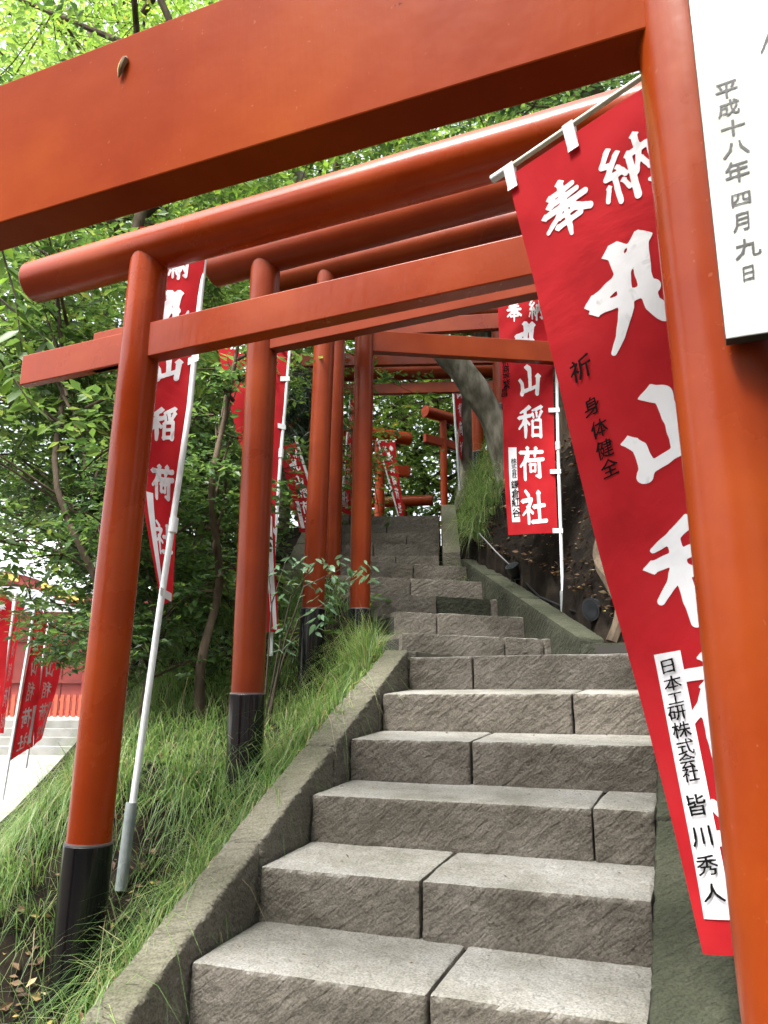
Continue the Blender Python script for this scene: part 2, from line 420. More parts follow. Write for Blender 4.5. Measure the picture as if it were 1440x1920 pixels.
# left / right edge of the whole path as functions of y
_yl = [-1.0, 0.5, 2.334, 3.91, 4.55, 5.1, 5.9, 6.9, 8.5, 12]
_xl = [-1.82, -1.23, -0.51, 0.12, 0.10, -0.05, -0.30, -0.52, -0.52, -0.4]
_zl = [-2.4, -1.62, -0.67, 0.208, 0.30, 0.50, 0.88, 1.25, 1.96, 2.1]
_yr = [-1.0, 0.5, 1.91, 3.49, 4.2, 4.95, 5.84, 6.46, 6.95, 8.4, 12]
_xr = [-0.55, 0.01, 0.57, 1.19, 1.24, 1.06, 0.87, 0.60, 0.49, 0.60, 0.9]
_yb = [0.5, 2.0, 2.74, 3.46, 4.0, 4.9, 6.0, 8.4, 10, 30]
_zb = [-1.25, -1.2, -0.90, -0.33, -0.20, -0.02, 0.55, 1.8, 2.0, 2.2]
def terrain(x, y):
    x = np.asarray(x, float); y = np.asarray(y, float)
    xl = np.interp(y, _yl, _xl); xr = np.interp(y, _yr, _xr); c = np.interp(y, _yl, _zl)
    cr = np.interp(y + 0.42, _yl, _zl)
    dl = xl - 0.13 - x; dr = x - xr - 0.2
    base = np.interp(y, _yb, _zb)
    left = c + (base - c) * sstep(-0.05, 0.34, dl)
    crest = np.interp(y, [2.4, 2.9, 3.5, 4.5, 6.5], [-1.45, -1.36, -1.24, -1.26, -1.35])
    left = left - np.clip(crest - x, 0, 50) * 1.25 * sstep(0, 0.35, crest - x)
    left = np.maximum(left, -1.45)
    steep = 0.12 + 1.55 * sstep(3.2, 5.0, y)
    right = np.maximum(cr, -1.3) - 0.02 + np.clip(dr, 0, 1.0) * steep + np.clip(dr - 1.0, 0, 4) * 0.5 * sstep(3.0, 5.0, y)
    right = right + np.clip(dr, 0, 0.6) * 0.25 * sstep(2.0, 3.0, y)
    mid = c - 0.32
    z = np.where(x < xl - 0.13, left, np.where(x > xr + 0.2, right, mid))
    p = np.stack([x * 3.1, y * 3.1, 0 * x], -1)
    edge = sstep(0.0, 0.2, np.maximum(dl, dr))
    z = z + (fbm(p, 3) * 0.05 + fbm(p * 4, 2) * 0.012) * edge
    return z

# ------------------------------------------------------------------ setting: ground
def grid_mesh(name, xs, ys, fn, mat, kind='structure'):
    X, Y = np.meshgrid(xs, ys)
    Z = fn(X, Y)
    v = np.stack([X, Y, Z], -1).reshape(-1, 3)
    nx, ny = len(xs), len(ys)
    i = np.arange(nx - 1)[None, :] + nx * np.arange(ny - 1)[:, None]
    i = i.ravel()
    f = np.stack([i, i + 1, i + nx + 1, i + nx], -1)
    o = link(name, mesh_np(name, v, f, mat, True)); o['kind'] = kind
    return o
xs = np.concatenate([np.linspace(-14, -3.2, 16), np.arange(-3.1, 3.0, 0.05), np.linspace(3.1, 16, 18)])
ys = np.concatenate([np.linspace(-2, 1.1, 10), np.arange(1.2, 9.4, 0.05), np.linspace(9.5, 34, 26)])
grid_mesh('hillside', xs, ys, terrain, M['soil'])
me = mesh_np('ground', [(-150, -60, -1.25), (150, -60, -1.25), (150, 250, -1.25), (-150, 250, -1.25)], [[0, 1, 2, 3]], M['earth'])
tag(link('ground', me), kind='structure')
me = mesh_np('courtyard', [(-60, 5.0, -1.243), (-1.6, 5.0, -1.243), (-5.5, 60, -1.243), (-60, 60, -1.243)], [[0, 1, 2, 3]], M['gravel'])
tag(link('courtyard', me), kind='structure')
# courtyard terrace with low stone steps in front of the hall
tb = MB()
for k in range(4):
    tb.box((-40, 19.5 + 0.45 * k, -1.3), (-5.5 - 0.1 * k, 40 - 0.01 * k, -1.25 + 0.19 * (k + 1)))
tag(tb.build('terrace_steps', M['gravel']), kind='structure')
TER = -1.25 + 0.19 * 4

# ------------------------------------------------------------------ stone blocks
def rough_block(L, D, H, res, amp, rad, seed, groove=0.0, chip=1.0):
    """rounded box 0..L (x, across) 0..D (y, back) 0..H (z); returns verts, faces"""
    nx, ny, nz = max(2, int(L / res)), max(2, int(D / res)), max(2, int(H / res))
    idx = {}
    pts = []; faces = []
    def vid(i, j, k):
        key = (i, j, k)
        if key not in idx:
            idx[key] = len(pts); pts.append((i / nx * L, j / ny * D, k / nz * H))
        return idx[key]
    for i in range(nx):
        for j in range(ny):
            faces.append([vid(i, j, nz), vid(i + 1, j, nz), vid(i + 1, j + 1, nz), vid(i, j + 1, nz)])
        for k in range(nz):
            faces.append([vid(i, 0, k), vid(i + 1, 0, k), vid(i + 1, 0, k + 1), vid(i, 0, k + 1)])
    for j in range(ny):
        for k in range(nz):
            faces.append([vid(0, j, k), vid(0, j, k + 1), vid(0, j + 1, k + 1), vid(0, j + 1, k)])
            faces.append([vid(nx, j, k), vid(nx, j + 1, k), vid(nx, j + 1, k + 1), vid(nx, j, k + 1)])
    # back and bottom as large faces
    faces.append([vid(i, ny, 0) for i in range(nx + 1)] + [vid(nx, ny, k) for k in range(1, nz + 1)] +
                 [vid(i, ny, nz) for i in range(nx - 1, -1, -1)] + [vid(0, ny, k) for k in range(nz - 1, 0, -1)])
    p = np.array(pts); c = np.array([L, D, H]) / 2
    q = p - c
    rr = rad * (1 + 0.7 * chip * fbm(p * 9 + seed * 7.7, 2))[:, None]
    rr = np.clip(rr, rad * 0.35, rad * 2.2)
    inner = np.clip(q, -(c - rr), (c - rr))
    d = q - inner; ln = np.linalg.norm(d, axis=1, keepdims=True)
    nrm = np.where(ln > 1e-9, d / np.maximum(ln, 1e-9), 0)
    q = inner + nrm * np.minimum(rr, 1e9)
    disp = amp * (fbm(p * 14 + seed * 3.1, 3) + 0.6 * fbm(p * 40 + seed, 2))
    big = amp * 0.9 * fbm(p * 3 + seed * 1.7, 2)
    front = np.clip(-nrm[:, 1], 0, 1)
    if groove:
        ph = (p[:, 0] * 0.8 + p[:, 2] * 1.0) / 0.030 + 2.2 * fbm(p * 8 + seed, 2)
        disp = disp + groove * (np.abs(np.sin(ph * math.pi / 1.0)) - 0.6) * (front * (0.35 + 0.65 * sstep(-0.2, 0.3, fbm(p * 2.5 + seed * 5, 2))))
    dd = disp * (0.28 + 0.72 * front) + big
    q = q + nrm * dd[:, None]
    return q + c, faces
def place_block(name, parent, mat, L, D, H, org, ux, uy, shear=0.0, uz=(0, 0, 1), res=0.03, amp=0.003, rad=0.008, seed=0, groove=0.0, chip=1.0):
    v, f = rough_block(L, D, H, res, amp, rad, seed, groove, chip)
    org = np.array(org, float); ux = np.array(ux, float); uy = np.array(uy, float); uz = np.array(uz, float)
    w = org + v[:, :1] * ux + v[:, 1:2] * uy + v[:, 2:3] * uz
    w[:, 2] += v[:, 1] * shear
    me = mesh_np(name, w, f, mat, True)
    me.set_sharp_from_angle(angle=R(50))
    return link(name, me, parent)

# core of the stairs (mortar behind the blocks) + blocks
core = MB()
for k in range(-4, 7):
    s0 = (k - 1) * GO + 0.035; z = Z1 + RISE * (k - 1) - 0.03
    s1 = s0 + GO + (0.75 if k == 6 else 0.02)
    c = [fs(s0, 0.02, z - 0.5), fs(s0, WID - 0.02, z - 0.5), fs(s1, WID - 0.02, z - 0.5), fs(s1, 0.02, z - 0.5),
         fs(s0, 0.02, z), fs(s0, WID - 0.02, z), fs(s1, WID - 0.02, z), fs(s1, 0.02, z)]
    core.box8(c)
stairs = core.build('stairs', M['core'])
stairs['kind'] = 'structure'

def t_on_riser(px, py, k):
    r = ray(px, py)
    # plane: (p - O0).AV = (k-1)*GO
    q = (k - 1) * GO + O0 @ AV
    lam = q / (r[0] * AV[0] + r[1] * AV[1])
    p = r * lam
    return (p[:2] - O0) @ BV
BA = np.array([BV[0], BV[1], 0]); AA = np.array([AV[0], AV[1], 0])
joints = {1: [(801, 1880)], 2: [(789, 1700)], 3: [(1113, 1560)], 4: [(883, 1430)], 5: [(1074, 1330)], 6: [(886, 1260)],
          0: [], -1: [], -2: []}
sd_ = 1
for k, js in joints.items():
    ts = [0.0] + [t_on_riser(px, py, k) for px, py in js] + [WID]
    if k < 1: ts = [0, 0.5 + 0.1 * k, WID]
    for a, b_ in zip(ts[:-1], ts[1:]):
        z = Z1 + RISE * (k - 1)
        sd_ += 1
        H = RISE - DROP + 0.012
        off = 0.004 * math.sin(sd_ * 2.3)
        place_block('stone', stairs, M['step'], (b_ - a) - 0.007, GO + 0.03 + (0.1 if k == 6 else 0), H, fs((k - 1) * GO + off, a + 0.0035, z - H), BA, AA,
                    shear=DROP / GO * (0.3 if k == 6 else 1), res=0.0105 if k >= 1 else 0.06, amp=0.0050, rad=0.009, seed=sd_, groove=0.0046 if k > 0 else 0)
# landing paving between the flights
for i, (a, b_) in enumerate(((0, 0.38), (0.38, 0.8), (0.8, WID + 0.1))):
    place_block('stone', stairs, M['step'], b_ - a - 0.006, 0.62, 0.1, fs(6 * GO + 0.1, a, Z_LAND - 0.1 - 0.006), BA, AA, res=0.05, amp=0.002, seed=40 + i)

# second flight: rows of blocks; front edges from the picture, at real heights
rowsx = [  # (left px,py), (right px,py), joints px
    ((752, 1187), (1046, 1198), [947, 1021]),
    ((742, 1146), (991, 1157), [820]),
    ((660, 1108), (945, 1124), [820, 922]),
    ((625, 1077), (897, 1090), [770]),
    ((600, 1047), (858, 1061), [775]),
    ((566, 1043), (824, 1041), [742]),
    ((566, 1021), (824, 1019), [700]),
    ((566, 1000), (824, 998.7), [762]),
    ((566, 985), (824, 980.6), [725]),
    ((566, 969), (824, 965.4), [655])]
core2 = MB()
row3d = []
for k, (l_, r_, js) in enumerate(rowsx):
    z = Z_LAND + RISE * (k + 1)
    row3d.append((atz(*l_, z), atz(*r_, z), z))
stairs2 = None
for k, (l_, r_, js) in enumerate(rowsx):
    P, Q, z = row3d[k]
    if k < 9:
        dep = (row3d[k + 1][0][1] + row3d[k + 1][1][1]) / 2 - (P[1] + Q[1]) / 2 + 0.16
    else: dep = 0.9
    ux = (Q - P); L = np.linalg.norm(ux); ux = ux / L; uy = np.array([-ux[1], ux[0], 0])
    off = uy * 0.04
    zz = np.array([0, 0, 1.0])
    A_, B_ = P + off, Q + off
    core2.box8([A_ - zz * 0.7, B_ - zz * 0.7, B_ + uy * dep - zz * 0.7, A_ + uy * dep - zz * 0.7, A_ - zz * 0.03, B_ - zz * 0.03, B_ + uy * dep - zz * 0.03, A_ + uy * dep - zz * 0.03])
stairs2 = core2.build('stairs', M['core']); stairs2['kind'] = 'structure'
for k, (l_, r_, js) in enumerate(rowsx):
    P, Q, z = row3d[k]
    ux = (Q - P); L = np.linalg.norm(ux); ux = ux / L; uy = np.array([-ux[1], ux[0], 0])
    if k < 5: L += 0.16
    ts = [0.0]
    for j in js:
        # intersect ray with vertical plane through P,Q
        rr = ray(j, (l_[1] + r_[1]) / 2 + 10)
        lam = (P @ uy) / (rr @ uy)
        ts.append(float((rr * lam - P) @ ux))
    ts.append(L)
    dep = 0.42
    if k < 9: dep = (row3d[k + 1][0][1] + row3d[k + 1][1][1]) / 2 - (P[1] + Q[1]) / 2 + 0.06
    for i, (a, b_) in enumerate(zip(ts[:-1], ts[1:])):
        sd_ += 1
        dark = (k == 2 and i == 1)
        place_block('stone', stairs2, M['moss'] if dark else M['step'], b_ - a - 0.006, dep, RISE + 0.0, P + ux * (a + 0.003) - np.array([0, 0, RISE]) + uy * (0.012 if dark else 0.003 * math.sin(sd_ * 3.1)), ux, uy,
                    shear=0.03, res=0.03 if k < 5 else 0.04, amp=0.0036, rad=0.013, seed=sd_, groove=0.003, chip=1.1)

# kerbs
def sloped_stone(parent, p0, p1, width, height, side, mat, seed, res=0.03, amp=0.003, groove=0.0, gap=0.005, rad=0.010):
    """stone whose top runs from p0 to p1 (3D, inner top edge); width to `side` (2D unit vector)"""
    p0 = np.array(p0, float); p1 = np.array(p1, float)
    d = p1 - p0; L = np.linalg.norm(d); d /= L
    sv = np.array([side[0], side[1], 0.0])
    # block axes: x along run, y across, z up
    v, f = rough_block(L - 2 * gap, width, height, res, amp, rad, seed, 0, 1.0)
    if groove:
        ph = (v[:, 0] * 0.45 + v[:, 2]) / 0.025 + 1.5 * fbm(v * 9 + seed, 2)
        onside = (v[:, 1] < 0.012) | (v[:, 1] > width - 0.012)
        v[:, 1] += np.where(onside, groove * (np.abs(np.sin(ph * math.pi)) - .5), 0)
        ph2 = (v[:, 0] + 0.5 * v[:, 1]) / 0.034 + 1.5 * fbm(v * 6 + seed, 2)
        v[:, 2] += np.where(v[:, 2] > height - 0.012, groove * 0.3 * np.sin(ph2 * math.pi), 0)
    w = p0 + (v[:, :1] + gap) * d + v[:, 1:2] * sv
    w[:, 2] += v[:, 2] - height
    if np.cross(d, sv)[2] < 0: f = [g[::-1] for g in f]
    me = mesh_np('stone', w, f, mat, True); me.set_sharp_from_angle(angle=R(50))
    return link('stone', me, parent)
def kerb_core(pts, width, side, h, parent=None):
    mb = MB()
    for (a, b_) in zip(pts[:-1], pts[1:]):
        a = np.array(a, float); b_ = np.array(b_, float); e_ = (b_ - a) / np.linalg.norm(b_ - a) * 0.03; a = a + e_; b_ = b_ - e_; sv = np.array([side[0], side[1], 0.0]) * width
        i0 = np.array([side[0], side[1], 0.0]) * 0.012
        dz = np.array([0, 0, 0.012]); dh = np.array([0, 0, h])
        mb.box8([a + i0 - dh, b_ + i0 - dh, b_ + sv - i0 - dh, a + sv - i0 - dh, a + i0 - dz, b_ + i0 - dz, b_ + sv - i0 - dz, a + sv - i0 - dz])
    o = mb.build('kerb', M['core']); o['kind'] = 'structure'
    return o
def kz(s): return nos(s) + np.interp(s, [-0.3, 0.34, 1.7], [0.078, 0.066, 0.028])
ss = [-1.9, -1.0, -0.1 - 0.55, 0.35, 0.885, 1.335, 1.72]
kp = [fs(s, -0.004, kz(s)) for s in ss]
k1 = kerb_core(kp, 0.125, -BV, 0.3)
for i in range(len(ss) - 1):
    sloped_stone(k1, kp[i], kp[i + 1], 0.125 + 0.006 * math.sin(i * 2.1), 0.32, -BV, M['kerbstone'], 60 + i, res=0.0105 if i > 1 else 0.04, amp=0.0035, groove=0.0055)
# short level return at the top of the left kerb
sloped_stone(k1, fs(1.725, 0.03, Z_LAND + 0.03), fs(2.35, 0.03, Z_LAND + 0.045), 0.15, 0.2, -BV, M['kerbstone'], 70, res=0.03)
# right kerb of the lower flight
ssr = [-1.9, -1.0, -0.12, 0.60, 1.2, 1.76]
def kzr(s): return nos(s) + 0.035
kpr = [fs(s, WID + 0.004, kzr(s)) for s in ssr]
k2 = kerb_core(kpr, 0.2, BV, 0.3)
for i in range(len(ssr) - 1):
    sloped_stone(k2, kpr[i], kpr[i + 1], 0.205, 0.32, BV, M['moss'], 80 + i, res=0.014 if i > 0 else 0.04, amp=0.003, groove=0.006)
# low kerb at the back right of the landing
k4 = kerb_core([at(1088, 1206, 4.35), at(1330, 1200, 3.9)], 0.14, np.array([0.3, 0.95]), 0.2)
sloped_stone(k4, at(1088, 1206, 4.35), at(1215, 1203, 4.15), 0.14, 0.22, np.array([0.2, 0.98]), M['moss'], 90)
sloped_stone(k4, at(1215, 1203, 4.15), at(1330, 1200, 3.9), 0.14, 0.22, np.array([0.2, 0.98]), M['moss'], 91)
# diagonal kerb of second flight
e0 = atz(862, 1046, Z_LAND + RISE * 5 + 0.10); e3 = atz(1058, 1192, Z_LAND + RISE * 0.75 + 0.08)
e3 = np.array([1.13, 4.66, Z_LAND + 0.15])
dd_ = e3 - e0; sdv = np.array([-dd_[1], dd_[0]]); sdv = sdv / np.linalg.norm(sdv)
if sdv[0] < 0: sdv = -sdv
kd = [e0 + dd_ * t for t in (0, 0.27, 0.58, 1.0)]
k3 = kerb_core(kd, 0.17, sdv, 0.35)
for i in range(3):
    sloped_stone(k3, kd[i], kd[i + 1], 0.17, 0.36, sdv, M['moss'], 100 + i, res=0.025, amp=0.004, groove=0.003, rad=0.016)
# straight kerb beside the upper flight
u0 = np.array([0.515, 6.87, Z_LAND + RISE * 5 + 0.18]); u1 = np.array([0.625, 8.5, Z_LAND + RISE * 10 + 0.13])
k5 = kerb_core([u0, u1], 0.15, np.array([1.0, -0.07]), 0.4)
for i in range(2):
    sloped_stone(k5, u0 + (u1 - u0) * i / 2, u0 + (u1 - u0) * (i + 1) / 2, 0.155, 0.42, np.array([1.0, -0.07]), M['kerbstone'], 110 + i, res=0.04)
u2 = np.array([-0.66, 6.4, Z_LAND + RISE * 5 - 0.05]); u3 = np.array([-0.6, 8.5, Z_LAND + RISE * 10 + 0.12])
k6 = kerb_core([u2, u3], 0.15, np.array([-1.0, 0.0]), 0.4)
for i in range(3):
    sloped_stone(k6, u2 + (u3 - u2) * i / 3, u2 + (u3 - u2) * (i + 1) / 3, 0.155, 0.42, np.array([-1.0, 0.0]), M['kerbstone'], 120 + i, res=0.05)

# ------------------------------------------------------------------ torii gates
def beam_mesh(p0, p1, h, th, name, mat, parent, bev=0.004):
    """p0,p1: centre of the bottom face ends"""
    p0 = np.array(p0, float); p1 = np.array(p1, float)
    d = p1 - p0; n = np.array([d[1], -d[0], 0]); n /= np.linalg.norm(n)
    mb = MB(); hz = np.array([0, 0, h])
    N = 6
    rings = []
    for i in range(N + 1):
        c = p0 + d * i / N
        rings.append([c + n * th / 2, c - n * th / 2, c - n * th / 2 + hz, c + n * th / 2 + hz])
    v = [q for r_ in rings for q in r_]
    f = [[0, 1, 2, 3], [4 * N + 3, 4 * N + 2, 4 * N + 1, 4 * N]]
    for i in range(N):
        for k in range(4):
            a, b_ = 4 * i + k, 4 * i + (k + 1) % 4
            f.append([a, a + 4, b_ + 4, b_])
    mb.add(v, f)
    o = mb.build(name, mat, parent)
    shade_edges(o, bev)
    return o
def pillar(parent, p0, p1, r, mat, sleeve_top=None, n=28, sides=None):
    n = sides or n
    p0 = np.array(p0, float); p1 = np.array(p1, float)
    d = p1 - p0; L = np.linalg.norm(d); d /= L
    m = 14
    mb = MB()
    mb.tube([p0 + d * L * i / m for i in range(m + 1)], [r * (1 + 0.008 * math.sin(i * 1.9)) for i in range(m + 1)], n)
    o = mb.build('pillar', mat, parent, smooth=(n > 6))
    if sleeve_top is not None:
        t1 = (sleeve_top - p0[2]) / d[2]
        sb = MB(); sb.tube([p0 - d * 0.05, p0 + d * t1], [r * 1.1] * 2, 28)
        s = sb.build('base_sleeve', M['black'], o, smooth=True)
        shade_edges(s, 0.002)
        rb = MB(); rb.tube([p0 + d * (t1 + 0.001), p0 + d * (t1 + 0.007)], [r * 1.07] * 2, 28)
        rb.build('trim_ring', M['steel'], o, smooth=True)
    return o
def log(parent, p0, p1, r, mat, name='top_log', n=28):
    p0 = np.array(p0, float); p1 = np.array(p1, float)
    m = 12
    mb = MB(); mb.tube([p0 + (p1 - p0) * i / m for i in range(m + 1)], [r * (1 + 0.006 * math.sin(i * 2.3 + p0[0])) for i in range(m + 1)], n)
    o = mb.build(name, mat, parent, smooth=True)
    shade_edges(o, 0.004)
    return o
def torii(label, base, top, yaw, W, r, kz_, krad, nz, nh, nth, sleeve, mat, over_l=0.4, over_r=0.4, gl=None, nover=0.4, group='vermilion gates lined up over the steps', rbase=None, sides=None, stub=False, name='torii_gate'):
    """base/top: 3D bottom and top of the left pillar. kz_: log axis height; nz: tie beam bottom height"""
    base = np.array(base, float); top = np.array(top, float)
    b = np.array([math.cos(yaw), -math.sin(yaw), 0])
    root = empty(name, V3(base), label, 'torii gate', group)
    pillar(root, base, np.array([top[0], top[1], kz_ - 0.01]), r, mat, sleeve, sides=sides)
    d = top - base
    if rbase is None: rbase = float(terrain(*(base + b * W)[:2])) - 0.1
    tr = top + b * W
    slope = (d[:2] / d[2])
    bx = tr[:2] + slope @ np.outer(b[:2], b[:2]) * (kz_ - rbase)      # mirrored lean
    pillar(root, (bx[0], bx[1], rbase), (tr[0], tr[1], kz_ - 0.01), r, mat, (sleeve - base[2] + rbase) if sleeve is not None else None, sides=sides)
    tk = np.array([top[0], top[1], kz_])
    log(root, tk - b * over_l, tk + b * (W + over_r), krad, mat)
    # tie beam, runs between and through the pillars
    def on_l(z): return base + d * ((z - base[2]) / d[2])
    c = on_l(nz + nh / 2); c = np.array([c[0], c[1], nz])
    if stub:
        beam_mesh(c - b * nover, c - b * (r * 0.6), nh * 0.93, nth * 0.62, 'tie_beam_end', mat, root)
        beam_mesh(c - b * (nover * 0.38), c - b * (r * 0.62), nh * 1.14, nth * 0.5, 'tie_beam_end', mat, root)
        beam_mesh(c + b * (r * 0.55), c + b * (W - 2 * slope[0] * 0 - r * 0.5), nh, nth, 'tie_beam', mat, root)
        beam_mesh(c + b * (W + r * 0.6), c + b * (W + nover), nh * 0.93, nth * 0.62, 'tie_beam_end', mat, root)
    else:
        beam_mesh(c - b * nover, c + b * (W + nover), nh, nth, 'tie_beam', mat, root)
    return root, b
Y24 = R(24.2)
# gate 0: the large near one (only its right pillar and beam are in view)
b0 = np.array([math.cos(R(22.8)), -math.sin(R(22.8)), 0])
n0 = np.array([-math.sin(R(22.8)), -math.cos(R(22.8)), 0])       # towards the viewer
R0 = np.array([0.590, 1.20, -1.25]); r0 = 0.088
pt = at(1190, 50, 1.175)
root0 = empty('torii_gate', V3(R0), 'nearest torii gate with very broad beam and white board on its right pillar', 'torii gate', 'vermilion gates lined up over the steps')
axis_top = np.array([R0[0] - 0.072, R0[1], 2.6])
pillar(root0, R0, axis_top, r0, M['paint_post'], R0[2] + 0.3)
L0 = R0 - b0 * 2.25
pillar(root0, L0, L0 + (axis_top - R0), r0, M['paint'], R0[2] + 0.3)
bz = pt[2]
ax0 = np.array([R0[0] - 0.052, R0[1], bz])
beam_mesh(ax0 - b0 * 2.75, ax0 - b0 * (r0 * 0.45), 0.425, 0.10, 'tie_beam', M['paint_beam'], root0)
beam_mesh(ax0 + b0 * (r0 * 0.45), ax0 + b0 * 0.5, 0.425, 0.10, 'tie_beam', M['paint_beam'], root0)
log(root0, np.array([*(ax0 - b0 * 3.0)[:2], 2.62]), np.array([*(ax0 + b0 * 0.6)[:2], 2.62]), 0.13, M['paint'])
# white board on the front of the pillar
fc = ax0 + n0 * (r0 + 0.028)
bl = ray(1361, 636); lam = ((fc[0] * n0[0] + fc[1] * n0[1]) / (bl[0] * n0[0] + bl[1] * n0[1])); blp = bl * lam
M['board'] = noise_mat('weathered_white_board', [(0.28, (0.30, 0.32, 0.25)), (0.42, (0.44, 0.45, 0.42)), (0.56, (0.50, 0.51, 0.51)), (0.75, (0.56, 0.56, 0.60))], 7, 0.6, 0.15, 30, 7, stretch=(1, 1, 0.25))
M['board_side'] = flat('dark_board_edge', (0.03, 0.028, 0.02), 0.7)
bb = MB()
def brd(s, z, off): return blp + b0 * s + n0 * off + np.array([0, 0, z])
bb.box8([brd(0, 0, 0), brd(0.22, 0, 0), brd(0.22, 0, -0.026), brd(0, 0, -0.026), brd(-0.006, 1.15, 0), brd(0.22, 1.15, 0), brd(0.22, 1.15, -0.026), brd(-0.006, 1.15, -0.026)])
board = bb.build('name_board', M['board'], root0)
board.data.materials.append(M['board_side'])
for p in board.data.polygons:
    if abs(p.normal.dot(V3(n0))) < 0.5: p.material_index = 1
shade_edges(board, 0.002)
# old spider silk where beam meets pillar, dried chrysalis on the beam
def leafcluster(P, Dv, size, widthf, rng, fold=0.25, droop=0.0):
    """numpy leaf quads; P Nx3, Dv Nx3 direction unit, size N"""
    N = len(P)
    up = rng.normal(size=(N, 3)) * 0.45 + np.array([0, 0, 1.0])
    side = np.cross(Dv, up); side /= np.linalg.norm(side, axis=1, keepdims=True) + 1e-9
    nr = np.cross(side, Dv)
    s = size[:, None]
    w = s * widthf
    a = P; t = P + Dv * s - nr * s * droop
    m1 = P + Dv * s * 0.42 + side * w * 0.5 + nr * s * fold * 0.3
    m2 = P + Dv * s * 0.42 - side * w * 0.5 + nr * s * fold * 0.3
    v = np.stack([a, m1, t, m2], 1).reshape(-1, 3)
    i = np.arange(N) * 4
    f = np.concatenate([np.stack([i, i + 1, i + 2], -1), np.stack([i, i + 2, i + 3], -1)])
    return v, f

# gate 1
b_ = at(150, 1790, 2.74); b_[2] = -0.92
base1 = np.array([-0.955, 2.74, -0.95]); top1 = np.array([-0.893, 2.74, 1.66])
g1, bv1 = torii('torii gate whose left pillar has the lowest black foot, in grass at lower left', base1, top1, Y24, 1.95, 0.0705, 1.672, 0.083, 1.212, 0.135, 0.062,
      at(163, 1582, 2.74)[2], M['paint'], over_l=0.60, nover=0.585, stub=True)
# gate 2
base2 = np.array([-0.574, 3.46, -0.42]); top2 = np.array([-0.566, 3.43, 2.05])
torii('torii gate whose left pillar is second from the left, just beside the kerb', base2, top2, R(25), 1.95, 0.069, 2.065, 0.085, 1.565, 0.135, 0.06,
      at(465, 1302, 3.46)[2], M['paint_shaded'], over_l=0.30, nover=0.0)
# gate 3
base3 = np.array([-0.445, 4.9, -0.05]); top3 = np.array([-0.385, 4.86, 2.9])
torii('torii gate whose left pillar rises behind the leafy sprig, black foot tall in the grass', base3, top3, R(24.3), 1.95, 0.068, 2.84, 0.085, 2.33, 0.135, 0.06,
      at(588, 1143, 4.9)[2], M['paint_shaded'], over_l=0.42, nover=0.36)
# gate 3b just behind
base4 = np.array([-0.395, 6.0, 0.5]); top4 = np.array([-0.385, 6.0, 3.2])
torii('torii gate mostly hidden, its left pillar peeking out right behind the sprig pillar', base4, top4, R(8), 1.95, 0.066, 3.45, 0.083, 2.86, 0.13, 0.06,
      at(624, 1088, 6.0)[2], M['paint_shaded'], over_l=0.2, nover=0.35)
# gate 4
base5 = np.array([-0.155, 5.1, 0.3]); top5 = np.array([-0.135, 5.1, 2.85])
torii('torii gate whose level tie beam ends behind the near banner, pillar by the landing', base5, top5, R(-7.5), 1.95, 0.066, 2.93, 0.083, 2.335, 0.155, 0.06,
      at(675, 1143, 5.1)[2], M['paint_shaded'], over_l=0.12, nover=0.03)
# gates 5 and 6 over the upper flight
base6 = np.array([-0.47, 7.4, 1.1]); 
z5 = at(700, 688, 7.4)[2]
torii('torii gate over the upper flight, its tie beam passing behind the leaning trunk', base6, (-0.47, 7.4, z5), R(3), 1.6, 0.066, z5 + 0.55, 0.085, z5, 0.13, 0.06, 1.6, M['paint_shaded'], over_l=0.3, nover=0.55)
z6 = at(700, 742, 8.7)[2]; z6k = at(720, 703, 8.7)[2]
torii('torii gate at the head of the upper flight, its beam the lower far one', (-0.54, 8.7, 1.9), (-0.54, 8.7, z6), R(4), 1.6, 0.066, z6k + 0.02, 0.1, z6, 0.13, 0.06, 2.3, M['paint_shaded'], over_l=0.5, nover=0.5)

# far gates on top of the hill
def far_torii(label, ppx, y, yaw, zlog, znuki, W, r, lrad, nh, ol, orr, mat=None, zb=1.7, nov=0.3, right=False, sides=None):
    p = at(*ppx, y)
    b = np.array([math.cos(yaw), -math.sin(yaw), 0])
    if right: p = p - b * W
    return torii(label, (p[0], p[1], zb), (p[0], p[1], zlog), yaw, W, r, zlog, lrad, znuki, nh, 0.06, None, mat or M['paint_far'], over_l=ol, over_r=orr, nover=nov, rbase=zb, sides=sides, group='small far gates on top of the hill')
yF = 11.0
far_torii('bright orange far torii gate with slender post at the upper right kerb end', (831, 800), yF, R(-38), at(833, 781, yF)[2], at(833, 838, yF)[2], 1.5, 0.05, 0.085, 0.12, 0.35, 0.3, nov=0.36)
yG = 11.5
far_torii('far orange torii gate, log end beside the small tilting banner', (712, 850), yG, R(-24), at(700, 815, yG)[2], at(710, 887, yG)[2], 1.45, 0.075, 0.10, 0.17, 0.55, 0.5, right=True, nov=0.5)
yH = 13.0
far_torii('lowest far torii gate, log just above the top step', (756, 935), yH, R(10), at(720, 940, yH)[2], at(740, 927, yH)[2] - 0.5, 1.6, 0.07, 0.09, 0.12, 0.5, 0.5, right=True, nov=0.2, mat=M['paint_shaded'], zb=1.2)
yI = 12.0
far_torii('far dark torii gate seen through the fork of the thin trunk', (893, 650), yI, R(-14), at(900, 612, yI)[2], at(900, 690, yI)[2], 1.7, 0.075, 0.12, 0.16, 0.7, 0.6, mat=M['paint_shaded'], nov=0.5)
far_torii('far rust red torii gate behind the grassy tuft and thin trunks', (893, 830), 10.0, R(-20), at(900, 655, 10.0)[2], at(900, 700, 10)[2], 1.5, 0.07, 0.1, 0.14, 0.3, 0.3, mat=M['paint_shaded'], nov=0.3)

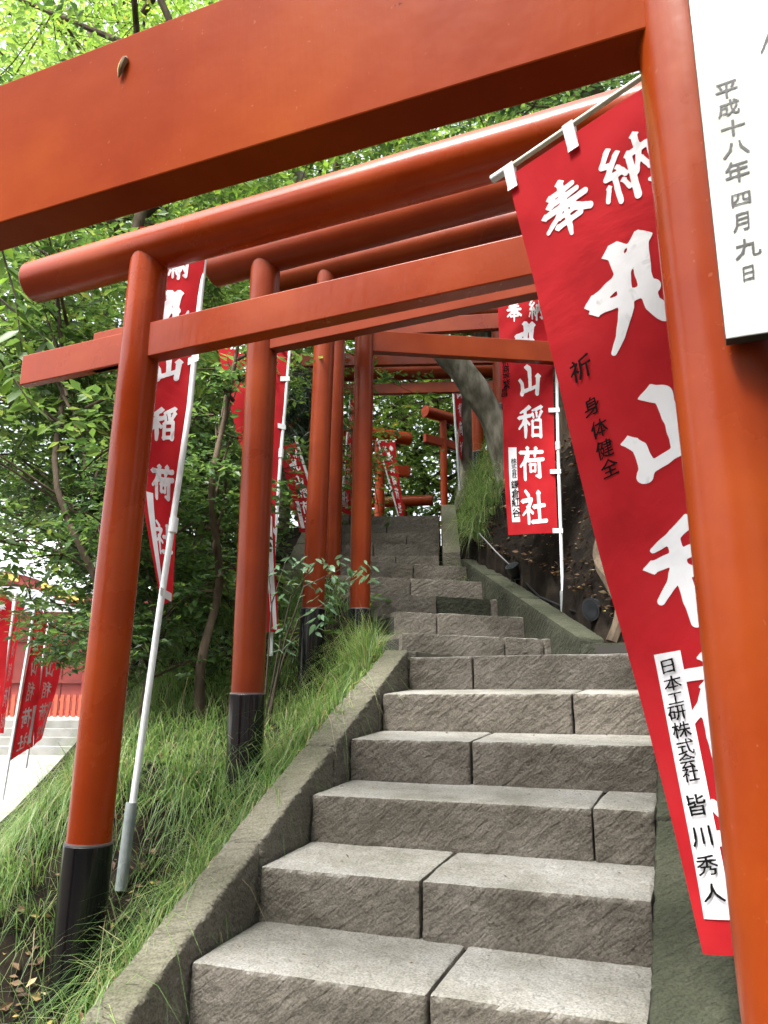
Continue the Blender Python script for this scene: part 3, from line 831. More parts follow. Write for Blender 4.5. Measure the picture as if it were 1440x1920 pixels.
# ------------------------------------------------------------------ lettering
GL = {
'奉': [[(24, 22, 6), (74, 17, 5)], [(20, 36, 6), (80, 31, 5)], [(6, 51, 6), (94, 45, 6)], [(50, 3, 7), (50, 48, 6)], [(46, 46, 7), (30, 63, 5), (4, 80, 4)], [(53, 46, 5), (72, 62, 7), (97, 74, 6)],
      [(34, 66, 4), (66, 63, 4)], [(26, 80, 5), (76, 76, 5)], [(50, 54, 5), (50, 82, 6), (49, 101, 4)]],
'納': [[(24, 3, 5), (8, 25, 5), (26, 30, 4)], [(38, 16, 5), (10, 48, 5), (40, 48, 5)], [(34, 38, 4), (44, 54, 5)], [(25, 50, 5), (25, 90, 5)], [(12, 62, 4), (4, 80, 4)], [(38, 62, 4), (45, 76, 4)],
      [(56, 30, 6), (54, 94, 6)], [(56, 30, 5), (93, 28, 6), (91, 88, 6), (78, 82, 3)], [(73, 4, 6), (73, 36, 5), (62, 62, 4)], [(74, 44, 4), (84, 62, 5)]],
'丸': [[(40, 2, 9), (42, 26, 8), (37, 60, 8), (24, 86, 5), (14, 100, 3)], [(6, 40, 7), (34, 31, 7), (66, 6, 8)], [(66, 4, 9), (61, 36, 8), (62, 68, 8), (72, 84, 8), (92, 80, 6), (98, 54, 2)], [(8, 48, 6), (40, 50, 6), (68, 52, 7)]],
'山': [[(42, 8, 9), (50, 12, 9), (52, 44, 7), (52, 74, 7)], [(10, 50, 6), (18, 60, 7), (20, 84, 8), (16, 92, 8)], [(20, 86, 6), (52, 76, 6), (84, 66, 6)], [(86, 36, 9), (84, 60, 8), (80, 90, 8)]],
'稲': [[(44, 4, 7), (26, 14, 5), (8, 22, 3)], [(4, 38, 6), (48, 30, 6)], [(28, 14, 6), (29, 80, 7), (28, 99, 5)], [(26, 40, 5), (16, 58, 5), (3, 72, 4)], [(32, 46, 4), (44, 58, 5)],
      [(92, 2, 6), (72, 10, 5), (56, 14, 3)], [(58, 24, 4), (62, 36, 4)], [(74, 20, 4), (75, 32, 4)], [(94, 17, 5), (84, 36, 4)], [(58, 48, 5), (57, 96, 5)], [(70, 44, 4), (90, 44, 5), (90, 97, 6)], [(60, 68, 4), (88, 67, 4)], [(57, 93, 5), (90, 92, 5)]],
'荷': [[(6, 18, 6), (94, 14, 6)], [(34, 3, 6), (37, 28, 5)], [(68, 3, 6), (63, 27, 5)], [(30, 30, 6), (20, 46, 5), (5, 62, 4)], [(22, 48, 6), (21, 99, 6)], [(38, 42, 6), (97, 38, 6)], [(80, 41, 6), (81, 92, 7), (66, 90, 3)], [(44, 56, 5), (45, 78, 4)], [(44, 56, 4), (65, 54, 4), (63, 77, 4)], [(45, 76, 4), (64, 75, 4)]],
'社': [[(20, 3, 5), (31, 14, 6)], [(6, 30, 6), (42, 25, 6), (30, 48, 5), (4, 70, 3)], [(27, 46, 6), (27, 99, 5)], [(31, 52, 4), (44, 64, 5)], [(72, 8, 7), (72, 90, 6)], [(52, 46, 6), (94, 42, 6)], [(44, 93, 7), (99, 90, 7)]],
}
_glcache = {}
def glyph_cells(ch, n, bold=0.0):
    """thick brush character -> polygons by marching squares on a distance field. returns verts (0..1, y down), faces"""
    if (ch, n, bold) in _glcache: return _glcache[(ch, n, bold)]
    g = np.linspace(-0.06, 1.08, n + 1)
    X, Y = np.meshgrid(g * 100, g * 100)
    Dm = np.full(X.shape, 1e3)
    for si, st in enumerate(GL[ch]):
        ds = np.full(X.shape, 1e3)
        for (x0, y0, r0_), (x1, y1, r1_) in zip(st[:-1], st[1:]):
            dx, dy = x1 - x0, y1 - y0; L2 = dx * dx + dy * dy
            t = np.clip(((X - x0) * dx + (Y - y0) * dy) / L2, 0, 1)
            rr = r0_ + (r1_ - r0_) * t
            ds = np.minimum(ds, np.hypot(X - x0 - t * dx, Y - y0 - t * dy) - rr)
        # press mark at the start of each stroke
        x0, y0, r0_ = st[0]; x1, y1, _ = st[1]
        ds = np.minimum(ds, (np.abs(X - x0) * 0.72 + np.abs(Y - y0) * 0.9) - r0_ * 1.15)
        k = 1.6
        h = np.clip(0.5 + 0.5 * (Dm - ds) / k, 0, 1)
        Dm = Dm * (1 - h) + ds * h - k * h * (1 - h)
    Dm = Dm - bold + 0.6 * noise3(np.stack([X * 0.13, Y * 0.13, 0 * X + ord(ch) % 97], -1))
    _glcache[(ch, n, bold)] = march(Dm, g)
    return _glcache[(ch, n, bold)]
_fc = {}
_tc = bpy.data.curves.new('text', 'FONT'); _tc.resolution_u = 2
_to = bpy.data.objects.new('text', _tc); COL.objects.link(_to)
def march(Dm, g):
    verts = []; faces = []; cache = {}
    def vtx(key, p):
        if key not in cache: cache[key] = len(verts); verts.append(p)
        return cache[key]
    N = len(g) - 1
    mn = np.minimum(np.minimum(Dm[:-1, :-1], Dm[1:, :-1]), np.minimum(Dm[:-1, 1:], Dm[1:, 1:]))
    for j, i in zip(*np.nonzero(mn < 0)):
        j = int(j); i = int(i)
        c = [(i, j), (i + 1, j), (i + 1, j + 1), (i, j + 1)]
        d = [Dm[q[1], q[0]] for q in c]
        poly = []
        for a in range(4):
            A, B = c[a], c[(a + 1) % 4]; da, db = d[a], d[(a + 1) % 4]
            if da < 0: poly.append(vtx(A, (g[A[0]], g[A[1]])))
            if (da < 0) != (db < 0):
                t = da / (da - db)
                if A > B: t2, A2, B2 = 1 - t, B, A
                else: t2, A2, B2 = t, A, B
                poly.append(vtx((A2, B2), (g[A2[0]] + (g[B2[0]] - g[A2[0]]) * t2, g[A2[1]] + (g[B2[1]] - g[A2[1]]) * t2)))
        if len(poly) >= 3: faces.append(poly)
    return verts, faces
def font_cells(ch, n=52, bold=0.012):
    """a written character: outline of the built-in font, swelled and roughened like brush strokes"""
    if ch in _fc: return _fc[ch]
    _tc.body = ch
    bpy.context.view_layer.update()
    m = bpy.data.meshes.new_from_object(_to.evaluated_get(bpy.context.evaluated_depsgraph_get()))
    cnt = {}
    for p in m.polygons:
        for k in p.edge_keys: cnt[k] = cnt.get(k, 0) + 1
    co = np.array([(v.co.x, 0.86 - v.co.y) for v in m.vertices])
    co = np.stack([0.5 + (co[:, 0] - 0.5) * 0.95 + 0.04 * (0.5 - co[:, 1]), co[:, 1] - 0.11 * (co[:, 0] - 0.5)], -1)
    E_ = np.array([k for k, c in cnt.items() if c == 1])
    bpy.data.meshes.remove(m)
    A = co[E_[:, 0]]; B = co[E_[:, 1]]
    g = np.linspace(-0.1, 1.1, n + 1)
    X, Y = np.meshgrid(g, g); P_ = np.stack([X.ravel(), Y.ravel()], -1)
    d = B - A; L2 = (d ** 2).sum(1) + 1e-12
    t = np.clip(((P_[:, None] - A) * d).sum(-1) / L2, 0, 1)
    D = np.sqrt(((P_[:, None] - (A + t[..., None] * d)) ** 2).sum(-1)).min(1)
    ya, yb = A[:, 1], B[:, 1]
    cr = ((ya <= P_[:, 1:2]) != (yb <= P_[:, 1:2]))
    xi = A[:, 0] + (P_[:, 1:2] - ya) / np.where(np.abs(yb - ya) < 1e-12, 1e-12, yb - ya) * d[:, 0]
    ins = ((cr & (xi > P_[:, :1])).sum(1) % 2) == 1
    D = np.where(ins, -D, D).reshape(X.shape)
    nz_ = fbm(np.stack([X * 5.5, Y * 5.5, 0 * X + ord(ch) % 91], -1), 2)
    D = D - bold * (0.9 + 1.6 * nz_)
    _fc[ch] = march(D, g)
    return _fc[ch]

# ------------------------------------------------------------------ banners
class Cloth:
    def __init__(s, left, right, amp=0.008, seed=0, freq=3.0, W=0.45, L=1.8, sharp=1.0):
        s.l = np.array(left, float); s.r = np.array(right, float); s.amp = amp; s.seed = seed; s.freq = freq; s.W = W; s.L = L
        c = (s.l[0] + s.r[0]) / 2
        n = np.cross(s.r[0] - s.l[0], s.l[-1] - s.l[0]); n /= np.linalg.norm(n)
        if n @ c > 0: n = -n
        s.n = n
    def curve(s, pts, v):
        m = len(pts) - 1
        x = np.linspace(0, 1, m + 1)
        # Catmull-Rom
        t = np.clip(v, 0, 1) * m; i = np.clip(np.floor(t).astype(int), 0, m - 1); f = (t - i)[:, None]
        p0 = pts[np.clip(i - 1, 0, m)]; p1 = pts[i]; p2 = pts[i + 1]; p3 = pts[np.clip(i + 2, 0, m)]
        return 0.5 * ((2 * p1) + (-p0 + p2) * f + (2 * p0 - 5 * p1 + 4 * p2 - p3) * f ** 2 + (-p0 + 3 * p1 - 3 * p2 + p3) * f ** 3)
    def pt(s, u, v, off=0.0):
        u = np.asarray(u, float); v = np.asarray(v, float)
        L_ = s.curve(s.l, v); R_ = s.curve(s.r, v)
        p = L_ + (R_ - L_) * u[:, None]
        q = np.stack([u * 1.6 + s.seed, v * s.freq, u * 0 + s.seed * 3.3], -1)
        d = fbm(q, 3) * 1.0 + 0.5 * np.sin((u * 2.2 + v * s.freq * 1.7) * math.pi + s.seed) * (0.3 + 0.7 * v)
        d += 0.45 * np.sin((v * 22 + u * 2.0) + s.seed * 2) * fbm(np.stack([u * 3, v * 6, u * 0 + 9 + s.seed], -1), 2)
        d = d * (0.15 + 0.85 * sstep(0, 0.08, v))
        return p + s.n * (d * s.amp + off)[:, None]
    def mesh(s, name, mat, parent, nu=14, nv=60):
        u, v = np.meshgrid(np.linspace(0, 1, nu + 1), np.linspace(0, 1, nv + 1))
        p = s.pt(u.ravel(), v.ravel())
        i = (np.arange(nu)[None, :] + (nu + 1) * np.arange(nv)[:, None]).ravel()
        f = np.stack([i, i + 1, i + nu + 2, i + nu + 1], -1)
        return link(name, mesh_np(name, p, f, mat, True), parent)
    def glyphs(s, name, items, mat, parent, off=0.0022, mirror=False, n=40, font=False, bold=0.0):
        last = None
        for ch, uc, vc, w, h in items:
            gv, gf = font_cells(ch) if font else glyph_cells(ch, n, bold)
            gv = np.array(gv)
            x = (gv[:, 0] - 0.5); y = gv[:, 1] - 0.5
            if mirror: x = -x
            u = uc + x * w / s.W; v = vc + y * h / s.L
            if mirror: u = uc + x * w / s.W
            last = link(name, mesh_np(name, s.pt(u, v, off), gf, mat, True), parent)
        return last
    def patch(s, name, u0, u1, v0, v1, mat, parent, off=0.002, nu=3, nv=18, lean=0.0):
        u, v = np.meshgrid(np.linspace(0, 1, nu + 1), np.linspace(0, 1, nv + 1))
        p = s.pt((u0 + (u1 - u0) * u + lean * v).ravel(), (v0 + (v1 - v0) * v).ravel(), off)
        i = (np.arange(nu)[None, :] + (nu + 1) * np.arange(nv)[:, None]).ravel()
        f = np.stack([i, i + 1, i + nu + 2, i + nu + 1], -1)
        return link(name, mesh_np(name, p, f, mat, True), parent)

COLS = [('丸', .245), ('山', .405), ('稲', .565), ('荷', .725), ('社', .885)]
def std_letters(cl, parent, mirror=False, n=40, size=0.205, uc=0.53, swap=False, which=None, hs=0.105):
    it = []
    ua, ub = (0.30, 0.70)
    if mirror: ua, ub = ub, ua
    it.append(('奉', ua, 0.135, hs * 1.15, hs * 1.35)); it.append(('納', ub, 0.135, hs * 1.15, hs * 1.35))
    for ch, v in COLS:
        it.append((ch, uc if not mirror else 1 - uc, v, size * (1.0 if ch != '山' else 0.95), size * 1.02))
    if which: it = [q for q in it if q[0] in which]
    return cl.glyphs('printed_character', it, M['letter'], parent, mirror=mirror, n=n)
def banner(label, left, right, pole=None, bar=None, pole_r=0.011, grey_from=None, mirror=False, n=40, amp=0.008, seed=0, strip=True, tabs=(), bar_tabs=(), group='red nobori banners', which=None, letters=True, freq=3.0, uc=0.53, joint=None, size=0.205, hs=0.105):
    base = V3(pole[-1]) if pole is not None else V3(left[-1])
    root = empty('nobori_banner', base, label, 'banner', group)
    cl = Cloth(left, right, amp, seed, freq)
    cl.mesh('cloth', M['cloth'], root)
    if letters: std_letters(cl, root, mirror, n, which=which, uc=uc, size=size, hs=hs)
    if strip:
        u0, u1 = (0.10, 0.26) if not mirror else (0.74, 0.90)
        cl.patch('name_strip', u0, u1, 0.665, 0.935, M['strip'], root, 0.0025)
    if pole is not None:
        pole = [np.array(p, float) for p in pole]
        mb = MB(); mb.tube(pole, pole_r, 12); po = mb.build('pole', M['white_pole'], root, smooth=True)
        if grey_from is not None:
            p0 = np.array(grey_from, float); d = pole[-1] - pole[-2]; d /= np.linalg.norm(d)
            g = MB(); g.tube([p0, pole[-1] + d * 0.12], pole_r * 1.65, 12); g.build('ground_socket', M['grey_pole'], root, smooth=True)
        if joint is not None:
            j = np.array(joint, float); d = pole[-1] - pole[0]; d /= np.linalg.norm(d)
            g = MB(); g.tube([j - d * 0.03, j + d * 0.03], pole_r * 1.45, 12); g.build('pole_joint', M['white_pole'], root, smooth=True)
        for v in tabs:
            side = 1.0 if not (np.linalg.norm(cl.l[0] - pole[0]) < np.linalg.norm(cl.r[0] - pole[0])) else 0.0
            e = cl.pt([side], [v])[0]; e2 = cl.pt([abs(side - 0.10)], [v])[0]
            # nearest point on pole
            best = min((pole[i] + (pole[i + 1] - pole[i]) * t for i in range(len(pole) - 1) for t in np.linspace(0, 1, 60)), key=lambda q: np.linalg.norm(q - e))
            d = best - e; nrm = cl.n
            far = best + (best - e2) / (np.linalg.norm(best - e2) + 1e-6) * (pole_r + 0.004)
            hz = np.array([0, 0, 0.016]); o1 = nrm * (pole_r + 0.003)
            tb_ = MB(); tb_.box8([e2 - hz + nrm * .003, far - hz + o1, far - hz + o1 + nrm * 0.003, e2 - hz + nrm * .006, e2 + hz + nrm * .003, far + hz + o1, far + hz + o1 + nrm * 0.003, e2 + hz + nrm * .006])
            tb_.build('loop_tab', M['plastic'], root)
    if bar is not None:
        mb = MB(); mb.tube(bar, pole_r * 0.62, 10); mb.build('cross_rod', M['bamboo'], root, smooth=True)
        bar = [np.array(p, float) for p in bar]
        bd = bar[1] - bar[0]; bd /= np.linalg.norm(bd)
        for u in bar_tabs:
            q = cl.pt([u], [0.035])[0]; q0 = cl.pt([u], [0.0])[0]
            t = (q0 - bar[0]) @ bd; top = bar[0] + bd * t
            dn = q - top; w = bd * 0.014
            nn = cl.n * 0.0045
            top2 = top + np.array([0, 0, pole_r * 0.7])
            tb_ = MB()
            tb_.box8([q - w + nn, q + w + nn, q + w + nn * 1.6, q - w + nn * 1.6, top2 - w + nn * 2.0, top2 + w + nn * 2.0, top2 + w - nn * 2.2, top2 - w - nn * 2.2])
            tb_.build('loop_tab', M['plastic'], root)
    return root, cl

# near banner B0 ----------------------------------------------------
yw, tt, tl = R(43), R(7.5), R(8)
uu = np.array([math.cos(yw) * math.cos(tt), -math.sin(yw) * math.cos(tt), math.sin(tt)])
nn_ = np.array([math.sin(yw), math.cos(yw), 0])
v0_ = np.array([math.sin(tt) * math.cos(yw), -math.sin(tt) * math.sin(yw), -math.cos(tt)])
vv = v0_ * math.cos(tl) + nn_ * math.sin(tl)
A0 = at(952, 332, 1.75)
lt = [A0 + vv * 1.8 * t + uu * s for t, s in ((0, 0), (0.25, -0.002), (0.5, -0.006), (0.75, 0.0), (1.0, 0.0))]
rt = [A0 + uu * (0.45 + s) + vv * 1.8 * t for t, s in ((0, 0), (0.25, 0.0), (0.5, 0.0), (0.75, 0.0), (1.0, 0.0))]
barA = A0 - uu * 0.035 + np.array([0, 0, 0.022]); barB = A0 + uu * 0.48 + np.array([0, 0, 0.030])
polet = barB; poleb = A0 + uu * 0.485 + vv * 2.3
rB, clB = banner('big near red banner hanging from a pale rod between the two nearest gates at right', lt, rt, pole=[polet, poleb], bar=[barA, barB], amp=0.009, seed=2.2, strip=False, letters=False, bar_tabs=(0.02, 0.40), freq=2.2)
# end cap of the rod
ec = MB(); ec.tube([barA - uu * 0.012, barA + uu * 0.028], 0.0105, 10); ec.build('rod_cap', M['plastic'], rB, smooth=True)
def B0uv(px, py):
    r = ray(px, py); n = np.cross(uu, vv); lam = (A0 @ n) / (r @ n); p = r * lam - A0
    g = np.linalg.lstsq(np.stack([uu, vv], 1), p, rcond=None)[0]
    return g[0] / 0.45, g[1] / 1.8
def g0(ch, px, py, w, h):
    u, v = B0uv(px, py); return (ch, u, v, w, h)
items = [g0('奉', 1066, 408, 0.125, 0.125), g0('納', 1186, 340, 0.135, 0.14), g0('丸', 1196, 550, 0.225, 0.215), g0('山', 1262, 800, 0.235, 0.20),
         g0('稲', 1328, 1062, 0.24, 0.215), g0('荷', 1388, 1318, 0.24, 0.21), g0('社', 1430, 1590, 0.24, 0.21)]
clB.glyphs('printed_character', items, M['letter'], rB, n=72, off=0.0015)
it = [g0('祈', 1093, 692, 0.062, 0.056)] + [g0(c, x, y, 0.046, 0.044) for c, x, y in (('身', 1115, 762), ('体', 1130, 803), ('健', 1140, 842), ('全', 1150, 877))]
clB.glyphs('written_character', it, M['ink_red'], rB, font=True, off=0.003)
u0, v0 = B0uv(1226, 1228); u1, v1 = B0uv(1277, 1222); u2, v2 = B0uv(1314, 1692)
st = clB.patch('name_strip', u0, u1, v0, v2, M['strip'], rB, 0.0018, lean=(u2 - u0), nv=30)
it = [g0(c, x, y, w * 1.12, w * 0.82) for c, x, y, w in (('日', 1253, 1249, .040), ('本', 1262, 1281, .040), ('工', 1267, 1309, .036), ('研', 1270, 1336, .040), ('株', 1278, 1368, .040), ('式', 1285, 1398, .038), ('会', 1288, 1422, .036), ('社', 1294, 1443, .036),
                                       ('皆', 1302, 1494, .046), ('川', 1312, 1543, .046), ('秀', 1320, 1592, .046), ('人', 1331, 1640, .046))]
clB.glyphs('written_character', it, M['ink'], rB, font=True, off=0.005)
tp = MB(); q = clB.pt([0.26], [1.0])[0]; tp.tube([q + np.array([0, 0, .01]), q + np.array([0.006, 0, -0.022])], 0.004, 6); tp.build('tie_cord', M['bamboo'], rB)

# B1 beside gate 1
y1 = 3.12
def P(px, py, y): return at(px, py, y)
l1 = [P(262, 425, y1 - 0.03), P(258, 600, y1 - 0.03), P(257, 780, y1 - 0.03), P(268, 940, y1 - 0.02), P(303, 1135, y1 + 0.0)]
r1 = [P(391, 428, y1 + 0.08), P(371, 600, y1 + 0.08), P(352, 780, y1 + 0.08), P(333, 960, y1 + 0.07), P(323, 1126, y1 + 0.05)]
rb1, c1 = banner('narrow red banner furled at its foot, hanging just right of the lower left gate pillar', l1, r1, pole=[P(389, 420, y1 + 0.10), P(356, 760, y1 + 0.06), P(300, 1140, y1 - 0.02), P(236, 1600, y1 - 0.08)], pole_r=0.0125,
    grey_from=P(247, 1505, y1 - 0.07), amp=0.006, seed=5.1, tabs=(0.36, 0.68, 0.985), strip=False, letters=False, joint=P(325, 985, y1 + 0.01))
def uvof(cl, px, py):
    # v from the vertical position along mid-line, u from left/right
    vs = np.linspace(0, 1, 200); us = np.linspace(0, 1, 21)
    U, Vv = np.meshgrid(us, vs); p = cl.pt(U.ravel(), Vv.ravel())
    c, s = math.cos(PITCH), math.sin(PITCH)
    zc = p[:, 1] * c + p[:, 2] * s; yc = -p[:, 1] * s + p[:, 2] * c
    X = 720 + F * p[:, 0] / zc; Y = 960 - F * yc / zc
    i = np.argmin((X - px) ** 2 + (Y - py) ** 2)
    return U.ravel()[i], Vv.ravel()[i]
def gl_at(cl, ch, px, py, w, h):
    u, v = uvof(cl, px, py); return (ch, u, v, w, h)
c1.glyphs('printed_character', [gl_at(c1, '納', 335, 505, 0.14, 0.10), gl_at(c1, '丸', 322, 583, 0.25, 0.155), gl_at(c1, '山', 312, 690, 0.24, 0.135), gl_at(c1, '稲', 303, 798, 0.24, 0.15), gl_at(c1, '荷', 303, 908, 0.24, 0.165)], M['letter'], rb1, n=48, off=0.002, bold=1.6)
c1.glyphs('printed_character', [gl_at(c1, '社', 306, 1010, 0.30, 0.13)], M['letter'], rb1, n=30, off=0.002)
c1.patch('name_strip', 0.12, 0.30, 0.72, 0.97, M['strip'], rb1, 0.003)

# B2 by the dark bank
y2 = 5.45
l2 = [P(932, 528, y2), P(936, 640, y2), P(942, 760, y2), P(945, 880, y2), P(953, 1003, y2)]
r2 = [P(1036, 528, y2 - .1), P(1036, 640, y2 - .1), P(1038, 760, y2 - .1), P(1041, 880, y2 - .1), P(1046, 999, y2 - .1)]
rb2, c2 = banner('red banner with white name strip, hung upright on a white pole before the dark bank', l2, r2, pole=[P(1040, 520, y2 - .1), P(1047, 860, y2 - .12), P(1057, 1165, y2 - .14)], pole_r=0.0115, grey_from=P(1055, 1108, y2 - .13),
    amp=0.006, seed=1.3, tabs=(0.52, 0.76, 0.985), n=44, uc=0.55, joint=P(1046, 836, y2 - .118), size=0.215)
it = [gl_at(c2, c, 962 + i * 0.9, y_, w, w * 0.72) for i, (c, y_, w) in enumerate((('株', 863, .055), ('式', 873, .05), ('会', 883, .05), ('社', 892, .05), ('鎌', 907, .075), ('倉', 925, .075), ('紅', 942, .085), ('谷', 962, .09)))]
c2.glyphs('written_character', it, M['ink'], rb2, font=True, off=0.005)
it = [gl_at(c2, c, 947, y_, .07, .06) for c, y_ in (('祈', 678), ('商', 692), ('売', 706), ('繁', 721), ('昌', 737))]
c2.glyphs('written_character', it, M['ink_red'], rb2, font=True, off=0.0025)

# B3 behind gate 2's pillar
y3 = 4.75
l3 = [P(398, 590, y3), P(418, 700, y3), P(446, 820, y3), P(478, 930, y3), P(500, 1185, y3 - .05)]
r3 = [P(548, 588, y3 + .12), P(538, 700, y3 + .1), P(526, 850, y3 + .08), P(516, 1000, y3 + .05), P(523, 1185, y3)]
rb3, c3 = banner('red banner partly hidden behind the second pillar from the left, leaves in front', l3, r3, pole=[P(549, 585, y3 + .13), P(526, 860, y3 + .08), P(512, 1060, y3 + .05), P(508, 1230, y3)], pole_r=0.011, amp=0.01, seed=7.7, tabs=(0.27, 0.42, 0.75), n=36, strip=False, joint=P(527, 850, y3 + .08))
c3.patch('name_strip', 0.55, 0.85, 0.72, 0.99, M['strip'], rb3, 0.003)
# B4 up the hill
y4 = 6.9
l4 = [P(522, 838, y4), P(535, 890, y4), P(549, 940, y4), P(562, 998, y4)]
r4 = [P(560, 828, y4), P(577, 890, y4), P(592, 940, y4), P(606, 1000, y4)]
banner('small red banner leaning behind the sprig pillar, left of the upper steps', l4, r4, pole=[P(553, 818, y4), P(580, 905, y4), P(615, 1030, y4)], pole_r=0.012, amp=0.01, seed=3.3, n=26)
y5 = 9.6
l5 = [P(656, 748, y5), P(647, 830, y5), P(640, 960, y5)]
r5 = [P(662, 750, y5 + .35), P(661, 830, y5 + .35), P(657, 966, y5 + .35)]
banner('thin red banner seen edge on between two pillars above the upper steps', l5, r5, pole=[P(657, 735, y5), P(639, 970, y5)], pole_r=0.01, amp=0.012, seed=4.4, n=26)
y6 = 10.2
l6 = [P(708, 828, y6), P(722, 870, y6), P(735, 915, y6), P(748, 968, y6)]
r6 = [P(741, 826, y6), P(745, 870, y6), P(751, 915, y6), P(758, 968, y6)]
banner('small red banner tilting in front of the far orange log above the top step', l6, r6, pole=[P(707, 822, y6), P(748, 970, y6)], bar=[P(704, 827, y6), P(744, 824, y6)], pole_r=0.01, amp=0.01, seed=6.6, n=26, strip=False, bar_tabs=(0.1, 0.5, 0.9), mirror=True)
y7 = 9.0
l7 = [P(842, 640, y7), P(847, 720, y7), P(856, 790, y7), P(862, 862, y7)]
r7 = [P(855, 640, y7 + .3), P(866, 720, y7 + .3), P(871, 790, y7 + .3), P(866, 862, y7 + .3)]
banner('narrow twisted red banner on a white pole beside the thin grey trunk', l7, r7, pole=[P(841, 590, y7), P(850, 740, y7), P(862, 920, y7)], pole_r=0.013, amp=0.02, seed=8.8, n=26, strip=False)

# lower left banners in the courtyard (seen from behind: mirrored lettering)
def court_banner(label, TL, TR, ML, MR, BL, BR, pt_, pb_, y, seed, dy=0.2, strip=True, bar=None):
    l = [P(*TL, y), P(*ML, y), P(*BL, y)]; r = [P(*TR, y + dy), P(*MR, y + dy), P(*BR, y + dy)]
    banner(label, l, r, pole=[P(*pt_, y), P(*pb_, y)], pole_r=0.017, amp=0.012, seed=seed, mirror=True, n=28, strip=strip, bar=[P(TL[0] - 2, TL[1] - 5, y), P(TR[0] + 3, TR[1] - 5, y + dy)], bar_tabs=(0.15, 0.5, 0.85), group='red banners leaning in the courtyard')
court_banner('leftmost courtyard banner, cut by the left edge of the photo', (-40, 1092), (24, 1118), (-60, 1230), (12, 1240), (-90, 1370), (0, 1370), (-42, 1085), (-105, 1460), 9.2, 1.1)
court_banner('slim courtyard banner on the left white pole beside the photo edge', (31, 1122), (47, 1138), (14, 1245), (27, 1240), (-8, 1375), (6, 1375), (31, 1112), (-14, 1420), 9.6, 2.7, dy=0.35)
court_banner('long courtyard banner with white strip on the right white pole, above the grassy crest', (68, 1140), (84, 1150), (46, 1280), (76, 1275), (17, 1427), (62, 1400), (68, 1124), (4, 1500), 9.4, 3.6, dy=0.25)
court_banner('rightmost courtyard banner, behind the long one with two slanting panels', (86, 1168), (126, 1180), (72, 1280), (110, 1275), (62, 1400), (78, 1385), (92, 1165), (48, 1440), 10.2, 4.9, dy=0.25)

# lettering on the white board of gate 0
def brd_glyph(items, mat, font=True, n=50):
    for ch, px, py, w, h in items:
        r = ray(px, py); lam = ((blp @ n0) + 0.0006) / (r @ n0); p = r * lam
        gv, gf = font_cells(ch) if font else glyph_cells(ch, n)
        V = np.array([p + b0 * ((x - 0.5) * w) + np.array([0, 0, -(y - 0.5) * h]) + n0 * 0.0004 for x, y in gv])
        link('written_character', mesh_np('written_character', V, gf, mat), board)
M['ink_grey'] = flat('grey_ink', (0.035, 0.033, 0.036), 0.6)
brd_glyph([('平', 1362, 168, .038, .033), ('成', 1366, 203, .036, .030), ('十', 1374, 240, .040, .030), ('八', 1380, 278, .042, .030), ('年', 1382, 322, .040, .040), ('四', 1389, 373, .034, .026), ('月', 1392, 415, .030, .034), ('九', 1402, 465, .040, .034), ('日', 1403, 512, .024, .028)], M['ink_grey'])
GL['ノ'] = [[(96, 0, 9), (70, 48, 5), (36, 96, 2)]]
GL['丶'] = [[(60, 10, 5), (80, 40, 7)]]
brd_glyph([('ノ', 1432, 62, .05, .075), ('丶', 1446, 282, .03, .03)], M['ink_grey'], font=False)
bpy.data.objects.remove(_to)

